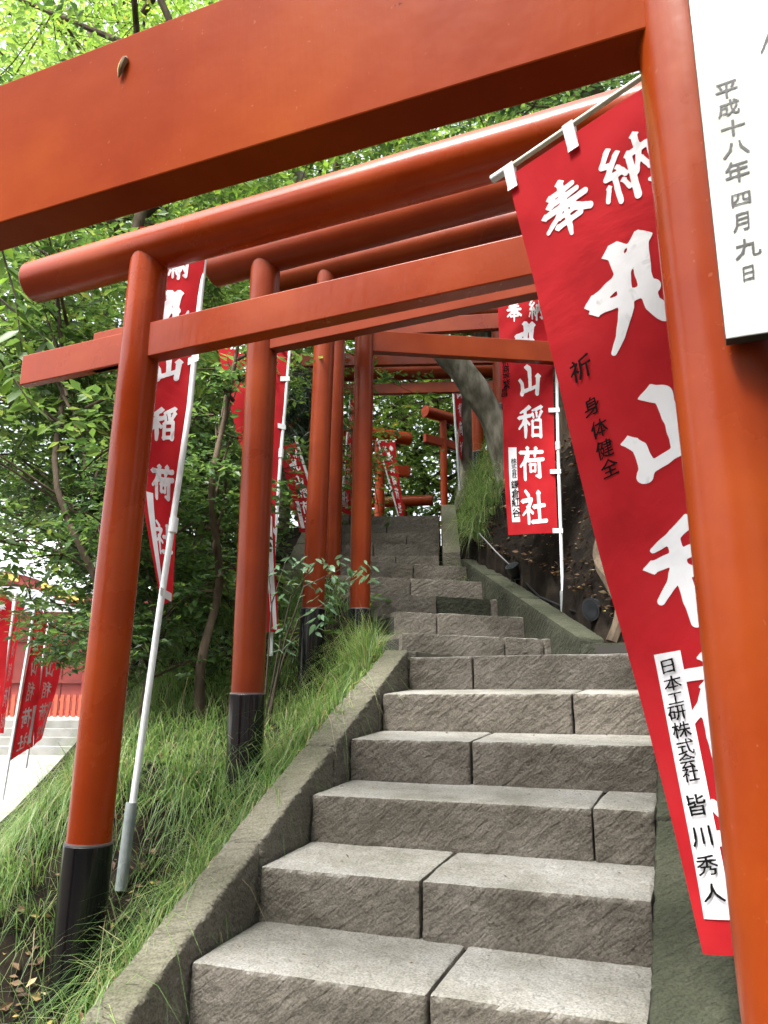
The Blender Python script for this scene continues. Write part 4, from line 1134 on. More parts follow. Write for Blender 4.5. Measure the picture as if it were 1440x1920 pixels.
# ------------------------------------------------------------------ vegetation
def tree(label, cat, limbs, clumps, leafn, lsize, lmat, seed, bark='bark_dark', name='tree', wf=0.5, group=None, flatness=0.5, near=0, droop=0.15):
    """limbs: list of (points, radii). clumps: array of (x,y,z,rx,ry,rz)"""
    rng = np.random.default_rng(seed)
    def soften(pts, rad):
        if len(pts) < 4: return pts, rad
        p = np.array(pts, float); m = len(p) - 1; q = []; rr_ = []
        for t in np.linspace(0, m, m * 4 + 1):
            i = min(int(t), m - 1); f_ = t - i
            p0, p1, p2, p3 = p[max(i - 1, 0)], p[i], p[i + 1], p[min(i + 2, m)]
            q.append(0.5 * ((2 * p1) + (-p0 + p2) * f_ + (2 * p0 - 5 * p1 + 4 * p2 - p3) * f_ ** 2 + (-p0 + 3 * p1 - 3 * p2 + p3) * f_ ** 3))
            rr_.append((rad[i] * (1 - f_) + rad[i + 1] * f_) * (1 + 0.06 * math.sin(t * 5.3 + seed)))
        return q, rr_
    limbs = [soften(list(a), list(b)) for a, b in limbs]
    base = limbs[0][0][0]
    root = empty(name, V3(base), label, cat, group)
    mb = MB()
    for pts, rad in limbs[:1]: mb.tube(pts, rad, 14)
    tr_ = mb.build('trunk', M[bark], root, smooth=True)
    if len(limbs) > 1 or True:
        mb = MB()
        for pts, rad in limbs[1:]: mb.tube(pts, rad, 8)
        # twigs inside clumps
        cl = np.array(clumps, float)
        for c in cl:
            for _ in range(5):
                d = rng.normal(size=3); d /= np.linalg.norm(d)
                e = c[:3] + d * c[3:6] * 0.95; m = (c[:3] + e) / 2 + rng.normal(size=3) * 0.06 * c[3]
                mb.tube([c[:3], m, e], [lsize * 0.10, lsize * 0.06, lsize * 0.03], 4, caps=False)
        if mb.v: mb.build('branch', M[bark if bark != 'bark' else 'bark_dark'], root, smooth=True)
    cl = np.array(clumps, float)
    vol = cl[:, 3] * cl[:, 4] * cl[:, 5]
    pr = vol ** 0.72; pr /= pr.sum()
    # leaves grow in small sprays of 5-9 along twigs
    ns = leafn // 7
    ci = rng.choice(len(cl), size=ns, p=pr)
    d = rng.normal(size=(ns, 3)); d /= np.linalg.norm(d, axis=1, keepdims=True)
    rr = rng.random(ns) ** 0.45
    C = cl[ci, :3] + d * cl[ci, 3:6] * rr[:, None]
    out_ = d * np.array([1, 1, 0.3]) + rng.normal(size=(ns, 3)) * 0.6; out_[:, 2] *= 0.45
    out_ /= np.linalg.norm(out_, axis=1, keepdims=True)
    k = np.repeat(np.arange(ns), 7); j = np.tile(np.arange(7), ns)
    P_ = C[k] + out_[k] * ((j - 3) * lsize * 0.42)[:, None]
    sd2 = np.cross(out_[k], np.array([0, 0, 1.0])); sd2 /= np.linalg.norm(sd2, axis=1, keepdims=True) + 1e-9
    sgn = np.where(j % 2 == 0, 1, -1)[:, None]
    D_ = out_[k] * 0.6 + sd2 * sgn * 0.8 + rng.normal(size=(len(k), 3)) * 0.28
    D_[:, 2] -= droop + 0.1 * rng.random(len(k))
    D_ /= np.linalg.norm(D_, axis=1, keepdims=True)
    sz = lsize * (0.65 + 0.6 * rng.random(len(k)))
    v, f = leafcluster(P_, D_, sz, wf, rng)
    o = link('crown', mesh_np('crown', v, f, M[lmat]), root)
    o['kind'] = 'stuff'
    return root, P_
def branchy(base, top, r, n, spread, seed, tips=None, r1=None):
    """limbs + clump centres for an ordinary tree"""
    rng = np.random.default_rng(seed)
    base = np.array(base, float); top = np.array(top, float)
    pts = [base + (top - base) * t + np.array([*rng.normal(size=2) * 0.04 * np.linalg.norm(top - base) * (t > 0), 0]) for t in np.linspace(0, 1, 6)]
    limbs = [(pts, list(np.linspace(r, r1 or r * 0.35, 6)))]
    cl = []
    for i in range(n):
        t = 0.35 + 0.65 * (i + 0.5) / n
        s = pts[0] + (pts[-1] - pts[0]) * t
        a = i * 2.4 + rng.random()
        L = spread * (0.55 + 0.6 * rng.random())
        e = s + np.array([math.cos(a) * L, math.sin(a) * L, L * (0.15 + 0.5 * rng.random())])
        m = (s + e) / 2 + np.array([0, 0, 0.1 * L]) + rng.normal(size=3) * 0.06 * L
        limbs.append(([s, m, e], [r * 0.4, r * 0.25, r * 0.1]))
        cl.append((*e, L * 0.55, L * 0.55, L * 0.38)); cl.append((*m, L * 0.4, L * 0.4, L * 0.28))
    cl.append((*pts[-1], spread * 0.6, spread * 0.6, spread * 0.45))
    return limbs, cl

# leaning tree (smooth grey bark) on the right bank
yT = 6.7
lp = [P(955, 985, yT), P(952, 900, yT), P(930, 800, yT), P(890, 730, yT - .05), P(848, 672, yT - .1), P(795, 622, yT - .15), P(725, 565, yT - .2), P(640, 470, yT - .3), P(560, 330, yT - .3)]
rad = [0.15, 0.12, 0.115, 0.12, 0.12, 0.112, 0.10, 0.09, 0.06]
lb = [(lp, rad), ([lp[5], P(800, 540, yT - .3), P(820, 430, yT - .4)], [0.06, 0.05, 0.03])]
clm = [(*P(600, 320, yT), 1.0, 1.0, .6), (*P(820, 360, yT), 1.0, 1.0, .6), (*P(450, 250, yT - .5), 1.0, 1.0, .5), (*P(720, 220, yT + .5), 1.2, 1.2, .6)]
tree('grey barked tree leaning left across the far beams from the right bank', 'tree', lb, clm, 3800, 0.085, 'leaf_mid', 11, bark='bark')
# thin grey trunk behind
yU = 9.3
lp = [P(872, 960, yU), P(878, 880, yU), P(873, 800, yU), P(882, 740, yU), P(905, 680, yU), P(900, 610, yU), P(885, 560, yU), P(880, 480, yU)]
lb = [(lp, [0.14, 0.11, 0.10, 0.10, 0.10, 0.085, 0.08, 0.06]), ([lp[4], P(925, 660, yU), P(935, 600, yU)], [0.06, 0.045, 0.03]), ([lp[5], P(862, 590, yU), P(850, 560, yU)], [0.045, 0.03, 0.015]), ([lp[3], P(915, 700, yU), P(915, 620, yU)], [0.07, 0.06, 0.05])]
clm = [(*P(930, 690, yU + .3), .35, .35, .35), (*P(900, 585, yU - .2), .5, .5, .22), (*P(935, 720, yU), .3, .3, .3), (*P(880, 450, yU), 1.3, 1.3, .6), (*P(820, 585, yU), .35, .35, .16)]
tree('thin forked grey trunk standing behind the leaning tree and narrow banner', 'tree', lb, clm, 7000, 0.10, 'leaf_mid', 12, bark='bark')
# big brown rooted tree at right behind the pole
yV = 6.2
lp = [P(1100, 1010, yV), P(1092, 900, yV), P(1085, 800, yV), P(1080, 700, yV), P(1082, 580, yV), P(1090, 400, yV), P(1100, 150, yV)]
lb = [(lp, [0.30, 0.24, 0.18, 0.16, 0.155, 0.15, 0.12])]
for a in ([P(1080, 860, yV - .1), P(1120, 880, yV - .35), P(1180, 900, yV - .5), P(1200, 960, yV - .6)], [P(1060, 900, yV - .1), P(1050, 960, yV - .3), P(1035, 1010, yV - .4)], [P(1110, 880, yV - .2), P(1140, 930, yV - .8), P(1128, 1000, yV - 1.25), P(1124, 1055, yV - 1.5), P(1152, 1105, yV - 1.62), P(1168, 1145, yV - 1.7), P(1148, 1205, yV - 1.72)], [P(1040, 880, yV - .15), P(1010, 880, yV - .3), P(985, 960, yV - .4)]):
    m = len(a)
    lb.append((a, list(np.linspace(0.07, 0.04, m)) if m < 6 else [0.055, 0.05, 0.036, 0.034, 0.042, 0.045, 0.038]))
clm = [(*P(1000 + 60 * i, 200 - 30 * (i % 3), yV + .4 * (i % 2)), 1.1, 1.1, .6) for i in range(-2, 6)]
tree('thick brown tree with exposed roots gripping the dark bank at right', 'tree', lb, clm, 5000, 0.09, 'leaf_dark', 13)

# left side trees and shrubs (between and behind the left pillars)
def place_tree(label, px, py_top, y, width_px, zbase, leafn, lsize, mat, seed, n=9, cat='tree', r=0.05, wf=0.5, group='leafy trees left of the gates', py_bot=None, bark='bark_dark', near=0, lean=0.0):
    top = P(px, py_top, y)
    base = np.array([top[0] + lean, y, zbase])
    sp = width_px / 1500 * y * 0.5
    rng = np.random.default_rng(seed)
    limbs, cl = branchy(base, top, r, n, sp, seed)
    if py_bot is not None:
        zb = P(px, py_bot, y)[2]
        for i in range(n):
            z = zb + (top[2] - zb) * (i + rng.random()) / n
            a = rng.random() * 6.28
            c = np.array([top[0] + math.cos(a) * sp * 0.65 * rng.random() ** .5, y + math.sin(a) * sp * 0.6, z])
            cl.append((*c, sp * 0.5, sp * 0.5, sp * 0.36))
            t = max(0.15, min(0.9, (z - base[2]) / (top[2] - base[2] + 1e-6) * 0.8))
            s = base + (top - base) * t
            limbs.append(([s, (s + c) / 2 + np.array([0, 0, .05]), c], [r * 0.35, r * 0.22, r * 0.1]))
    return tree(label, cat, limbs, cl, leafn, lsize, mat, seed, group=group, wf=wf, bark=bark)
place_tree('broad leafed bush tree filling the left edge above the crossbeam stub', 60, 480, 4.6, 620, -1.2, 6500, 0.078, 'leaf_mid', 21, n=9, py_bot=860, r=0.03, lean=1.3)
place_tree('darker small leaved tree between the two left pillars', 350, 540, 5.9, 380, -0.6, 6500, 0.06, 'leaf_mid', 22, n=10, py_bot=1180, r=0.035)
place_tree('dark shrub low behind the furled banner pole', 310, 900, 4.5, 330, -0.6, 6500, 0.055, 'leaf_dark', 23, n=8, py_bot=1240, r=0.02, cat='shrub')
place_tree('open branched tree whose twigs cross in front of the red hall', 130, 760, 5.4, 520, -1.2, 6000, 0.065, 'leaf_mid', 24, n=9, py_bot=1000, r=0.03, lean=1.35)
place_tree('tall green tree behind the left end of the round log', 150, 330, 7.5, 700, -1.2, 12000, 0.085, 'leaf_mid', 25, n=10, py_bot=760, r=0.08, lean=1.2)
place_tree('bright maple spreading over the nearest beam at upper left', 250, -120, 6.5, 1100, -1.2, 16000, 0.075, 'leaf_light', 26, n=12, r=0.09, lean=0.8)
place_tree('leafy tree behind the third and second pillars', 520, 420, 8.5, 560, 0.4, 9500, 0.085, 'leaf_mid', 27, n=10, py_bot=900, r=0.07)
place_tree('dark twiggy tree crossing the hidden banner', 420, 640, 4.4, 120, -0.3, 700, 0.06, 'leaf_dark', 28, n=6, py_bot=1000, r=0.03)
place_tree('maple with pale fresh leaves high behind the first round log', 620, 200, 10, 900, 1.0, 7000, 0.11, 'leaf_light', 29, n=12, r=0.12)
if 0: place_tree('low dark undergrowth bush right of the second pillar', 535, 1075, 4.7, 120, -0.1, 2200, 0.06, 'leaf_dark', 30, n=5, py_bot=1240, r=0.012, cat='shrub')
place_tree('dense dark shrub behind the furled banner, filling the gap to the second pillar', 370, 860, 6.3, 340, -0.3, 7500, 0.07, 'leaf_dark', 61, n=9, py_bot=1230, r=0.02, cat='shrub')
place_tree('leafy bush low behind the leftmost pillar, above the grass crest', 240, 980, 5.6, 260, -0.8, 4200, 0.065, 'leaf_dark', 62, n=8, py_bot=1250, r=0.02, cat='shrub')
place_tree('mid green leaning sapling at the left edge, below the crossbeam end', 40, 720, 6.4, 420, -1.2, 5500, 0.08, 'leaf_mid', 63, n=9, py_bot=980, r=0.03, lean=1.6)
# background wood
bgt = [('rounded evergreen beyond the top step, left part', 640, 700, 14, 420, 'leaf_far', 31, 3800, .16, 1000), ('rounded evergreen beyond the top step, framed by gates', 770, 740, 16, 380, 'leaf_far', 32, 5200, .14, 1000),
       ('dark evergreen behind the slender orange post', 880, 700, 15, 380, 'leaf_far', 33, 6000, .15, 1000), ('evergreen far back behind the upright banner', 1010, 560, 14, 480, 'leaf_far', 34, 6000, .17, 900),
       ('tall pale tree at the back behind the first two gates', 420, 300, 15, 700, 'leaf_light', 35, 12000, .19, 800), ('tall tree at the back over the far left beam', 120, 150, 17, 900, 'leaf_light', 36, 12000, .2, 700),
       ('dark tree high behind the near banner rod', 960, 200, 12, 800, 'leaf_mid', 37, 6000, .15, 480), ('pale green tree at the back above the near beam', 230, -60, 13, 1100, 'leaf_far', 41, 14000, .15, 300), ('far tree right of the hall roof', 330, 800, 18, 520, 'leaf_light', 39, 8000, .2, 1100)]
for lab, px, pyt, y, w, mat, sdd, ln, ls, pb in bgt:
    place_tree(lab, px, pyt, y, w, -1.2 if px < 400 else 1.8, ln, ls, mat, sdd, n=11, py_bot=pb, r=0.16, group='trees in the background wood', lean=3.5 if sdd in (36, 41) else 0)

for lab, x, y_, h, mat, sdd in (('large unseen tree added behind the viewer to block sky, left', -5.5, -5.0, 6.5, 'leaf_mid', 51), ('large unseen tree added behind the viewer to block sky, right', 4.5, -5.5, 7.0, 'leaf_dark', 52),  # out of view, added to cut sky light and its reflection
                       ('large unseen tree added beside the viewer to block sky, far right', 7.5, 0.5, 7.0, 'leaf_mid', 53), ('large unseen tree added straight behind the viewer to block sky', -0.5, -9.0, 6.5, 'leaf_mid', 54)):
    lm_, cl_ = branchy((x, y_, -1.3), (x, y_, h), 0.22, 12, 3.2, sdd)
    for i in range(10): cl_.append((x + 2.2 * math.cos(i * 1.3), y_ + 2.2 * math.sin(i * 1.3), 0.3 + i * 0.45, 1.5, 1.5, 1.0))
    tree(lab, 'tree', lm_, cl_, 7000, 0.30, mat, sdd, group='unseen trees added to block sky light')
# nandina sprig: leaves are parts
rng = np.random.default_rng(5)
nr = empty('nandina_shrub', V3((-0.62, 4.25, -0.2)), 'blue green leafy shrub sprig reaching across the black foot of the third pillar', 'shrub')
mb = MB(); leaves = []
stems = [[(-0.62, 4.25, -0.2), P(520, 1230, 4.25), P(545, 1120, 4.25), P(600, 1045, 4.2)], [(-0.62, 4.25, -0.2), P(535, 1200, 4.2), P(570, 1100, 4.15), P(655, 1060, 4.1)],
         [(-0.62, 4.25, -0.2), P(530, 1240, 4.2), P(560, 1160, 4.15), P(612, 1130, 4.1)], [(-0.62, 4.25, -0.2), P(505, 1200, 4.2), P(510, 1130, 4.2), P(540, 1040, 4.2)], [(-0.60, 4.25, -0.2), P(520, 1270, 4.15), P(530, 1220, 4.1), P(560, 1190, 4.05)]]
for s in stems:
    mb.tube(s, [0.007, 0.005, 0.004, 0.002], 6)
mb.build('stem', M['twig'], nr, smooth=True)
targets = [(600, 1045), (620, 1060), (585, 1055), (650, 1062), (672, 1072), (690, 1078), (640, 1045), (560, 1050), (575, 1090), (600, 1100), (620, 1120), (590, 1130), (605, 1150), (545, 1090), (612, 1138), (600, 1165), (588, 1175), (530, 1180), (545, 1200), (522, 1215), (525, 1060), (545, 1050), (520, 1110), (640, 1090), (660, 1085), (625, 1085), (680, 1062), (700, 1080)]
lme = []
for k in range(3):
    t = [(0, 0, 0), (0.22, 0.13, 0.02), (0.6, 0.15, 0.0), (1.0, 0.0, -0.07 - 0.04 * k), (0.6, -0.15, 0.0), (0.22, -0.13, 0.02), (0.3, 0, -0.02), (0.65, 0, -0.03)]
    lme.append(mesh_np('leaf', [(a * 1.0, b * (1 + 0.15 * k), c) for a, b, c in t], [[0, 1, 6], [1, 2, 7, 6], [2, 3, 7], [0, 6, 5], [6, 7, 4, 5], [7, 3, 4]], M['leaf_blue'], True))
def leaf_obj(p, d, s, parent, me, roll=0.0):
    o = bpy.data.objects.new('leaf', me); COL.objects.link(o)
    o.parent = parent; o.matrix_parent_inverse = inv_of(parent)
    q = V3(d).to_track_quat('X', 'Z')
    o.rotation_mode = 'QUATERNION'; o.rotation_quaternion = q @ Matrix.Rotation(roll, 3, 'X').to_quaternion()
    o.location = V3(p); o.scale = (s, s, s)
    return o
for (px, py) in targets:
    c = P(px, py, 4.18 + rng.normal() * 0.05)
    for k in range(4):
        a = rng.random() * 6.28
        d = np.array([math.cos(a), math.sin(a) * 0.8, -0.25 - 0.5 * rng.random()])
        leaf_obj(c + rng.normal(size=3) * 0.018, d, 0.045 + 0.03 * rng.random(), nr, lme[k % 3], rng.normal() * 0.5)
# spray of big leaves at the left frame edge (nearest branch of the left bush)
bg_ = empty('leafy_branch', V3(P(-60, 300, 2.6)), 'broad yellow green leaves on a branch entering from the left edge below the big beam', 'branch')
lb2 = []
for k in range(2):
    t = [(0, 0, 0), (0.3, 0.17, 0.03), (0.65, 0.16, 0.02), (1.0, 0.0, -0.08), (0.65, -0.16, 0.02), (0.3, -0.17, 0.03), (0.3, 0, 0), (0.65, 0, -0.02)]
    lb2.append(mesh_np('leaf', t, [[0, 1, 6], [1, 2, 7, 6], [2, 3, 7], [0, 6, 5], [6, 7, 4, 5], [7, 3, 4]], M['leaf_light' if k else 'leaf_mid'], True))
mb = MB()
for s in ([P(-80, 300, 3.3), P(-10, 420, 3.3), P(30, 560, 3.3), P(45, 700, 3.3)], [P(-80, 500, 3.4), P(0, 560, 3.4), P(90, 640, 3.4)], [P(-80, 640, 3.4), P(-10, 660, 3.4), P(60, 760, 3.4)]):
    mb.tube(s, [0.008, 0.006, 0.004, 0.002][:len(s)], 6)
    for i in range(len(s) - 1):
        for t in np.linspace(0, 1, 8):
            c = s[i] + (s[i + 1] - s[i]) * t
            for k in range(2):
                a = rng.random() * 6.28
                d = np.array([math.cos(a), math.sin(a), -0.3 - 0.9 * rng.random()])
                leaf_obj(c, d, 0.085 + 0.05 * rng.random(), bg_, lb2[int(rng.random() < 0.45)], rng.normal() * 0.5)
mb.build('stem', M['twig'], bg_, smooth=True)
# needle foliage hanging left of the third pillar
nd = empty('needle_branch', V3(P(560, 650, 6.6)), 'dark drooping needle foliage hanging between the second and third pillars', 'branch')
N = 2600
C = np.array([P(575 + rng.normal() * 22, 700 + rng.random() * 150, 7.3 + rng.normal() * 0.12) for _ in range(80)])
ix = rng.integers(0, 80, N)
D_ = rng.normal(size=(N, 3)) * 0.6 + np.array([0, 0, -0.9]); D_ /= np.linalg.norm(D_, axis=1, keepdims=True)
v, f = leafcluster(C[ix] + rng.normal(size=(N, 3)) * 0.03, D_, 0.10 + 0.06 * rng.random(N), 0.055, rng)
o = link('needles', mesh_np('needles', v, f, M['needle']), nd); o['kind'] = 'stuff'
mb = MB(); mb.tube([P(520, 640, 7.3), P(570, 690, 7.3), P(590, 780, 7.3), P(585, 850, 7.3)], [0.014, 0.01, 0.007, 0.004], 6)
mb.tube([P(570, 690, 7.3), P(550, 760, 7.3)], [0.008, 0.004], 6)
mb.build('stem', M['twig'], nd, smooth=True)

# grass
def blades(centres, per, lmin, lmax, wid, rng, spread=0.035, arch=1.0, seg=4):
    n = len(centres) * per
    c = np.repeat(centres, per, axis=0)
    a = rng.random(n) * 2 * math.pi
    r_ = rng.random(n) ** 0.7 * spread
    p = c.copy(); p[:, 0] += np.cos(a) * r_; p[:, 1] += np.sin(a) * r_
    a2 = a + rng.normal(size=n) * 0.5
    L = lmin + (lmax - lmin) * rng.random(n) ** 1.3
    lean = (0.15 + 0.85 * rng.random(n)) * arch
    hd = np.stack([np.cos(a2), np.sin(a2), 0 * a2], -1)
    # downhill bias to the left/near side
    hd = hd + np.array([-0.30, -0.45, 0]); hd /= np.linalg.norm(hd, axis=1, keepdims=True)
    sdv_ = np.stack([-hd[:, 1], hd[:, 0], 0 * a2], -1)
    V = []
    for i in range(seg + 1):
        t = i / seg
        th = lean * 1.9 * t
        x = L * t * np.sin(th * 0.62); z = L * t * np.cos(th * 0.8)
        q = p + hd * x[:, None] + np.array([0, 0, 1]) * z[:, None]
        w = wid * (1 - t * 0.92) * (0.7 + 0.6 * ((np.arange(n) * 7919) % 13) / 13)
        V += [q - sdv_ * w[:, None] / 2, q + sdv_ * w[:, None] / 2]
    V = np.stack(V, 1).reshape(-1, 3)
    k = 2 * (seg + 1); b = np.arange(n) * k
    f = np.concatenate([np.stack([b + 2 * i, b + 2 * i + 1, b + 2 * i + 3, b + 2 * i + 2], -1) for i in range(seg)])
    return V, f
rng = np.random.default_rng(77)
def scatter_left(n, y0, y1, x0, x1, dmin=0.02, pw=None):
    x = x0 + (x1 - x0) * rng.random(n); y = y0 + (y1 - y0) * rng.random(n)
    xl = np.interp(y, _yl, _xl) - 0.13
    ok = (xl - x > dmin) 
    ok &= rng.random(n) < (0.12 + 0.88 * sstep(-0.2, 0.25, fbm(np.stack([x * 4.2, y * 4.2, 0 * x], -1), 3)))
    x, y = x[ok], y[ok]
    return np.stack([x, y, terrain(x, y) - 0.01], -1)
c = scatter_left(3900, 1.7, 3.6, -2.6, 0.1)
# barer soil around the foot of gate 1
rb = np.minimum(np.hypot(c[:, 0] + 1.08, c[:, 1] - 2.5) / 0.42, np.minimum(np.hypot(c[:, 0] + 0.80, c[:, 1] - 2.85) / 0.2, np.hypot(c[:, 0] + 0.95, c[:, 1] - 3.2) / 0.18))
m_ = rng.random(len(c)) < 0.06 + 0.94 * sstep(0.65, 1.2, rb)
V, f = blades(c[m_], 12, 0.10, 0.34, 0.0036, rng, spread=0.04, arch=2.3)
tag(link('grass', mesh_np('grass', V, f, M['grass'])), 'fine arching green grass on the slope left of the kerb', 'grass', kind='stuff')
c = scatter_left(4200, 3.3, 6.6, -2.9, 0.2, dmin=-0.02)
V, f = blades(c, 11, 0.12, 0.36, 0.0042, rng, spread=0.05, arch=2.2)
tag(link('grass', mesh_np('grass', V, f, M['grass'])), 'grass growing further up between the gate pillars', 'grass', kind='stuff')
# dense tuft by the landing
def tuft(label, cx, cy, n, sp, lmin, lmax, wid, zoff=0.0, per=26, arch=1.0):
    x = cx + rng.normal(size=n) * sp; y = cy + rng.normal(size=n) * sp
    z = terrain(x, y) + zoff
    V, f = blades(np.stack([x, y, z], -1), per, lmin, lmax, wid, rng, spread=0.04, arch=arch)
    tag(link('grass_tuft', mesh_np('grass_tuft', V, f, M['grass'])), label, 'grass tuft')
tuft('dense bright grass tuft spilling over the end of the left kerb by the landing', 0.0 - 0.12, 4.35, 60, 0.10, 0.18, 0.36, 0.0042)
tuft('grass tuft draping from the bank beside the upper right kerb', 0.80, 6.75, 95, 0.11, 0.14, 0.34, 0.006, 0.02, per=30, arch=1.7)
tuft('sparse grass tuft at the foot of the rust red far gate', 1.0, 7.6, 50, 0.18, 0.12, 0.3, 0.006, 0.02, arch=1.5)

# dead leaves on bank and slope
def litter(name, label, X, Y, smin, smax):
    n = len(X); Z = terrain(X, Y) + 0.008 + 0.012 * rng.random(n)
    D_ = rng.normal(size=(n, 3)); D_[:, 2] *= 0.25; D_ /= np.linalg.norm(D_, axis=1, keepdims=True)
    v, f = leafcluster(np.stack([X, Y, Z], -1), D_, smin + (smax - smin) * rng.random(n), 0.5, rng)
    tag(link(name, mesh_np(name, v, f, M['litter'])), label, 'dead leaves', kind='stuff')
y = 3.6 + 3.6 * rng.random(2600); x = np.interp(y, _yr, _xr) + 0.2 + (rng.random(2600) ** 1.6) * 1.5
litter('fallen_leaves', 'brown fallen leaves scattered on the dark right bank', x, y, 0.02, 0.055)
c = scatter_left(2200, 1.7, 5.0, -1.9, 0.1)
c2_ = np.stack([-1.12 + 0.3 * rng.normal(size=500), 2.45 + 0.28 * rng.normal(size=500), np.zeros(500)], -1); c2_ = c2_[c2_[:, 0] < np.interp(c2_[:, 1], _yl, _xl) - 0.16]
c3_ = np.stack([-0.82 + 0.14 * rng.normal(size=160), 2.9 + 0.2 * rng.normal(size=160), np.zeros(160)], -1); c3_ = c3_[c3_[:, 0] < np.interp(c3_[:, 1], _yl, _xl) - 0.16]
c = np.concatenate([c, c2_, c3_])
litter('fallen_leaves', 'dry leaves caught in the grass beside the left kerb', c[:, 0], c[:, 1], 0.02, 0.05)
# a few crumbs on the treads
n = 120
s_ = rng.random(n) * 5; ks = np.floor(s_).astype(int)
pp = np.array([fs(k * GO + 0.04 + 0.26 * rng.random(), rng.random() * WID, Z1 + RISE * k + 0.004 + DROP * 0.6) for k in ks])
D_ = rng.normal(size=(n, 3)); D_[:, 2] *= 0.1; D_ /= np.linalg.norm(D_, axis=1, keepdims=True)
v, f = leafcluster(pp + np.array([0, 0, .006]), D_, 0.006 + 0.014 * rng.random(n) ** 3, 0.35, rng)
tag(link('debris', mesh_np('debris', v, f, M['litter'])), 'tiny twigs and crumbs of leaf on the step treads', 'debris', kind='stuff')

# fern at lower left
fr = empty('fern', V3((-1.12, 2.5, terrain(-1.12, 2.5))), 'small bright fern at the lower left corner beside the black foot', 'fern')
mb = MB(); LV, LF = [], []
p0 = np.array([-1.22, 2.42, float(terrain(-1.22, 2.42))])
fv = []
for a, L in ((0.2, .22), (0.9, .2), (-0.5, .2), (2.0, .18), (-1.4, .16)):
    for t in np.linspace(0.15, 1, 16):
        c = p0 + np.array([math.cos(a) * L * t, math.sin(a) * L * t, 0.10 * math.sin(t * 2.2) + .02])
        for sg in (-1, 1):
            d = np.array([-math.sin(a) * sg + 0.4 * math.cos(a), math.cos(a) * sg + 0.4 * math.sin(a), -0.1])
            fv.append((c, d / np.linalg.norm(d), 0.055 * (1.1 - t)))
    mb.tube([p0 + np.array([math.cos(a) * L * t, math.sin(a) * L * t, 0.10 * math.sin(t * 2.2) + .02]) for t in np.linspace(0, 1, 6)], 0.0015, 5)
mb.build('stem', M['twig'], fr)
v, f = leafcluster(np.array([q[0] for q in fv]), np.array([q[1] for q in fv]), np.array([q[2] for q in fv]), 0.32, rng)
o = link('fronds', mesh_np('fronds', v, f, M['leaf_light']), fr); o['kind'] = 'stuff'

# ------------------------------------------------------------------ lamps and cables on the bank
M['lampblack'] = noise_mat('black_lamp_housing', [(0.3, (0.01, 0.011, 0.013)), (0.7, (0.025, 0.027, 0.03))], 12, 0.35)
M['glass'] = noise_mat('lamp_glass', [(0.3, (0.012, 0.014, 0.016)), (0.7, (0.03, 0.033, 0.036))], 12, 0.9, spec=0.02)
def floodlight(label, c, size, aim):
    root = empty('floodlight', V3(c), label, 'floodlight')
    c = np.array(c, float); aim = np.array(aim, float); aim /= np.linalg.norm(aim)
    hb = MB()
    hb.tube([c - aim * size * 0.5, c - aim * size * 0.35, c, c + aim * size * 0.45, c + aim * size * 0.5], [size * 0.18, size * 0.3, size * 0.42, size * 0.5, size * 0.5], 20)
    hb.build('housing', M['lampblack'], root, smooth=True)
    rb_ = MB(); rb_.tube([c + aim * size * 0.5, c + aim * size * 0.56], size * 0.54, 20); rb_.build('rim', M['lampblack'], root, smooth=True)
    gb = MB(); gb.tube([c + aim * size * 0.562, c + aim * size * 0.58], size * 0.44, 20); gb.build('lens', M['glass'], root, smooth=True)
    yb = MB(); s = np.cross(aim, [0, 0, 1]); s /= np.linalg.norm(s)
    yb.tube([c + s * size * 0.52, c + s * size * 0.54 - np.array([0, 0, size * 0.6]), c - s * size * 0.54 - np.array([0, 0, size * 0.6]), c - s * size * 0.52], size * 0.05, 6)
    yb.build('bracket', M['lampblack'], root)
    sb = MB(); sb.tube([c - np.array([0, 0, size * 0.6]), c - np.array([0, 0, size * 1.5])], size * 0.06, 8); sb.build('spike', M['lampblack'], root)
floodlight('large black floodlight lying on the bank beside the curved root', P(1122, 1140, 4.9), 0.13, (-0.75, -0.5, -0.15))
floodlight('small black spotlight on a spike above the diagonal kerb', P(965, 1072, 6.0), 0.10, (-0.5, -0.5, 0.9))
def cable(label, pts, r=0.006):
    mb = MB(); mb.tube(pts, r, 6); tag(mb.build('cable', M['lampblack'], smooth=True), label, 'cable')
cable('thin dark cable slanting down to the small spotlight', [P(898, 1000, 6.3), P(930, 1035, 6.1), P(962, 1066, 6.0)], 0.007)
cable('dark cable sagging across the bank behind the banner pole', [P(1010, 1052, 5.9), P(1060, 1040, 5.8), P(1120, 1025, 5.6), P(1160, 1010, 5.4)], 0.006)
cable('dark cable running from the small spotlight down to the floodlight', [P(985, 1092, 5.9), P(1010, 1118, 5.6), P(1060, 1140, 5.3), P(1100, 1155, 5.0)], 0.007)

# dried chrysalis on the big beam
q = at(232, 128, 2.0); n_pl = n0
lam = (ax0 @ n0 + 0.052) / (ray(232, 125) @ n0); q = ray(232, 125) * lam
mb = MB(); mb.tube([q + np.array([0.004, 0, 0.028]), q + np.array([0.006, 0, 0.016]) + n0 * .005, q + n0 * 0.006, q + np.array([-0.004, 0, -0.014]) + n0 * .005, q + np.array([-0.010, 0, -0.03])], [0.003, 0.009, 0.008, 0.007, 0.002], 8)
tag(mb.build('dried_chrysalis', M['litter'], smooth=True), 'small dried brown chrysalis stuck to the front of the big beam', 'chrysalis')

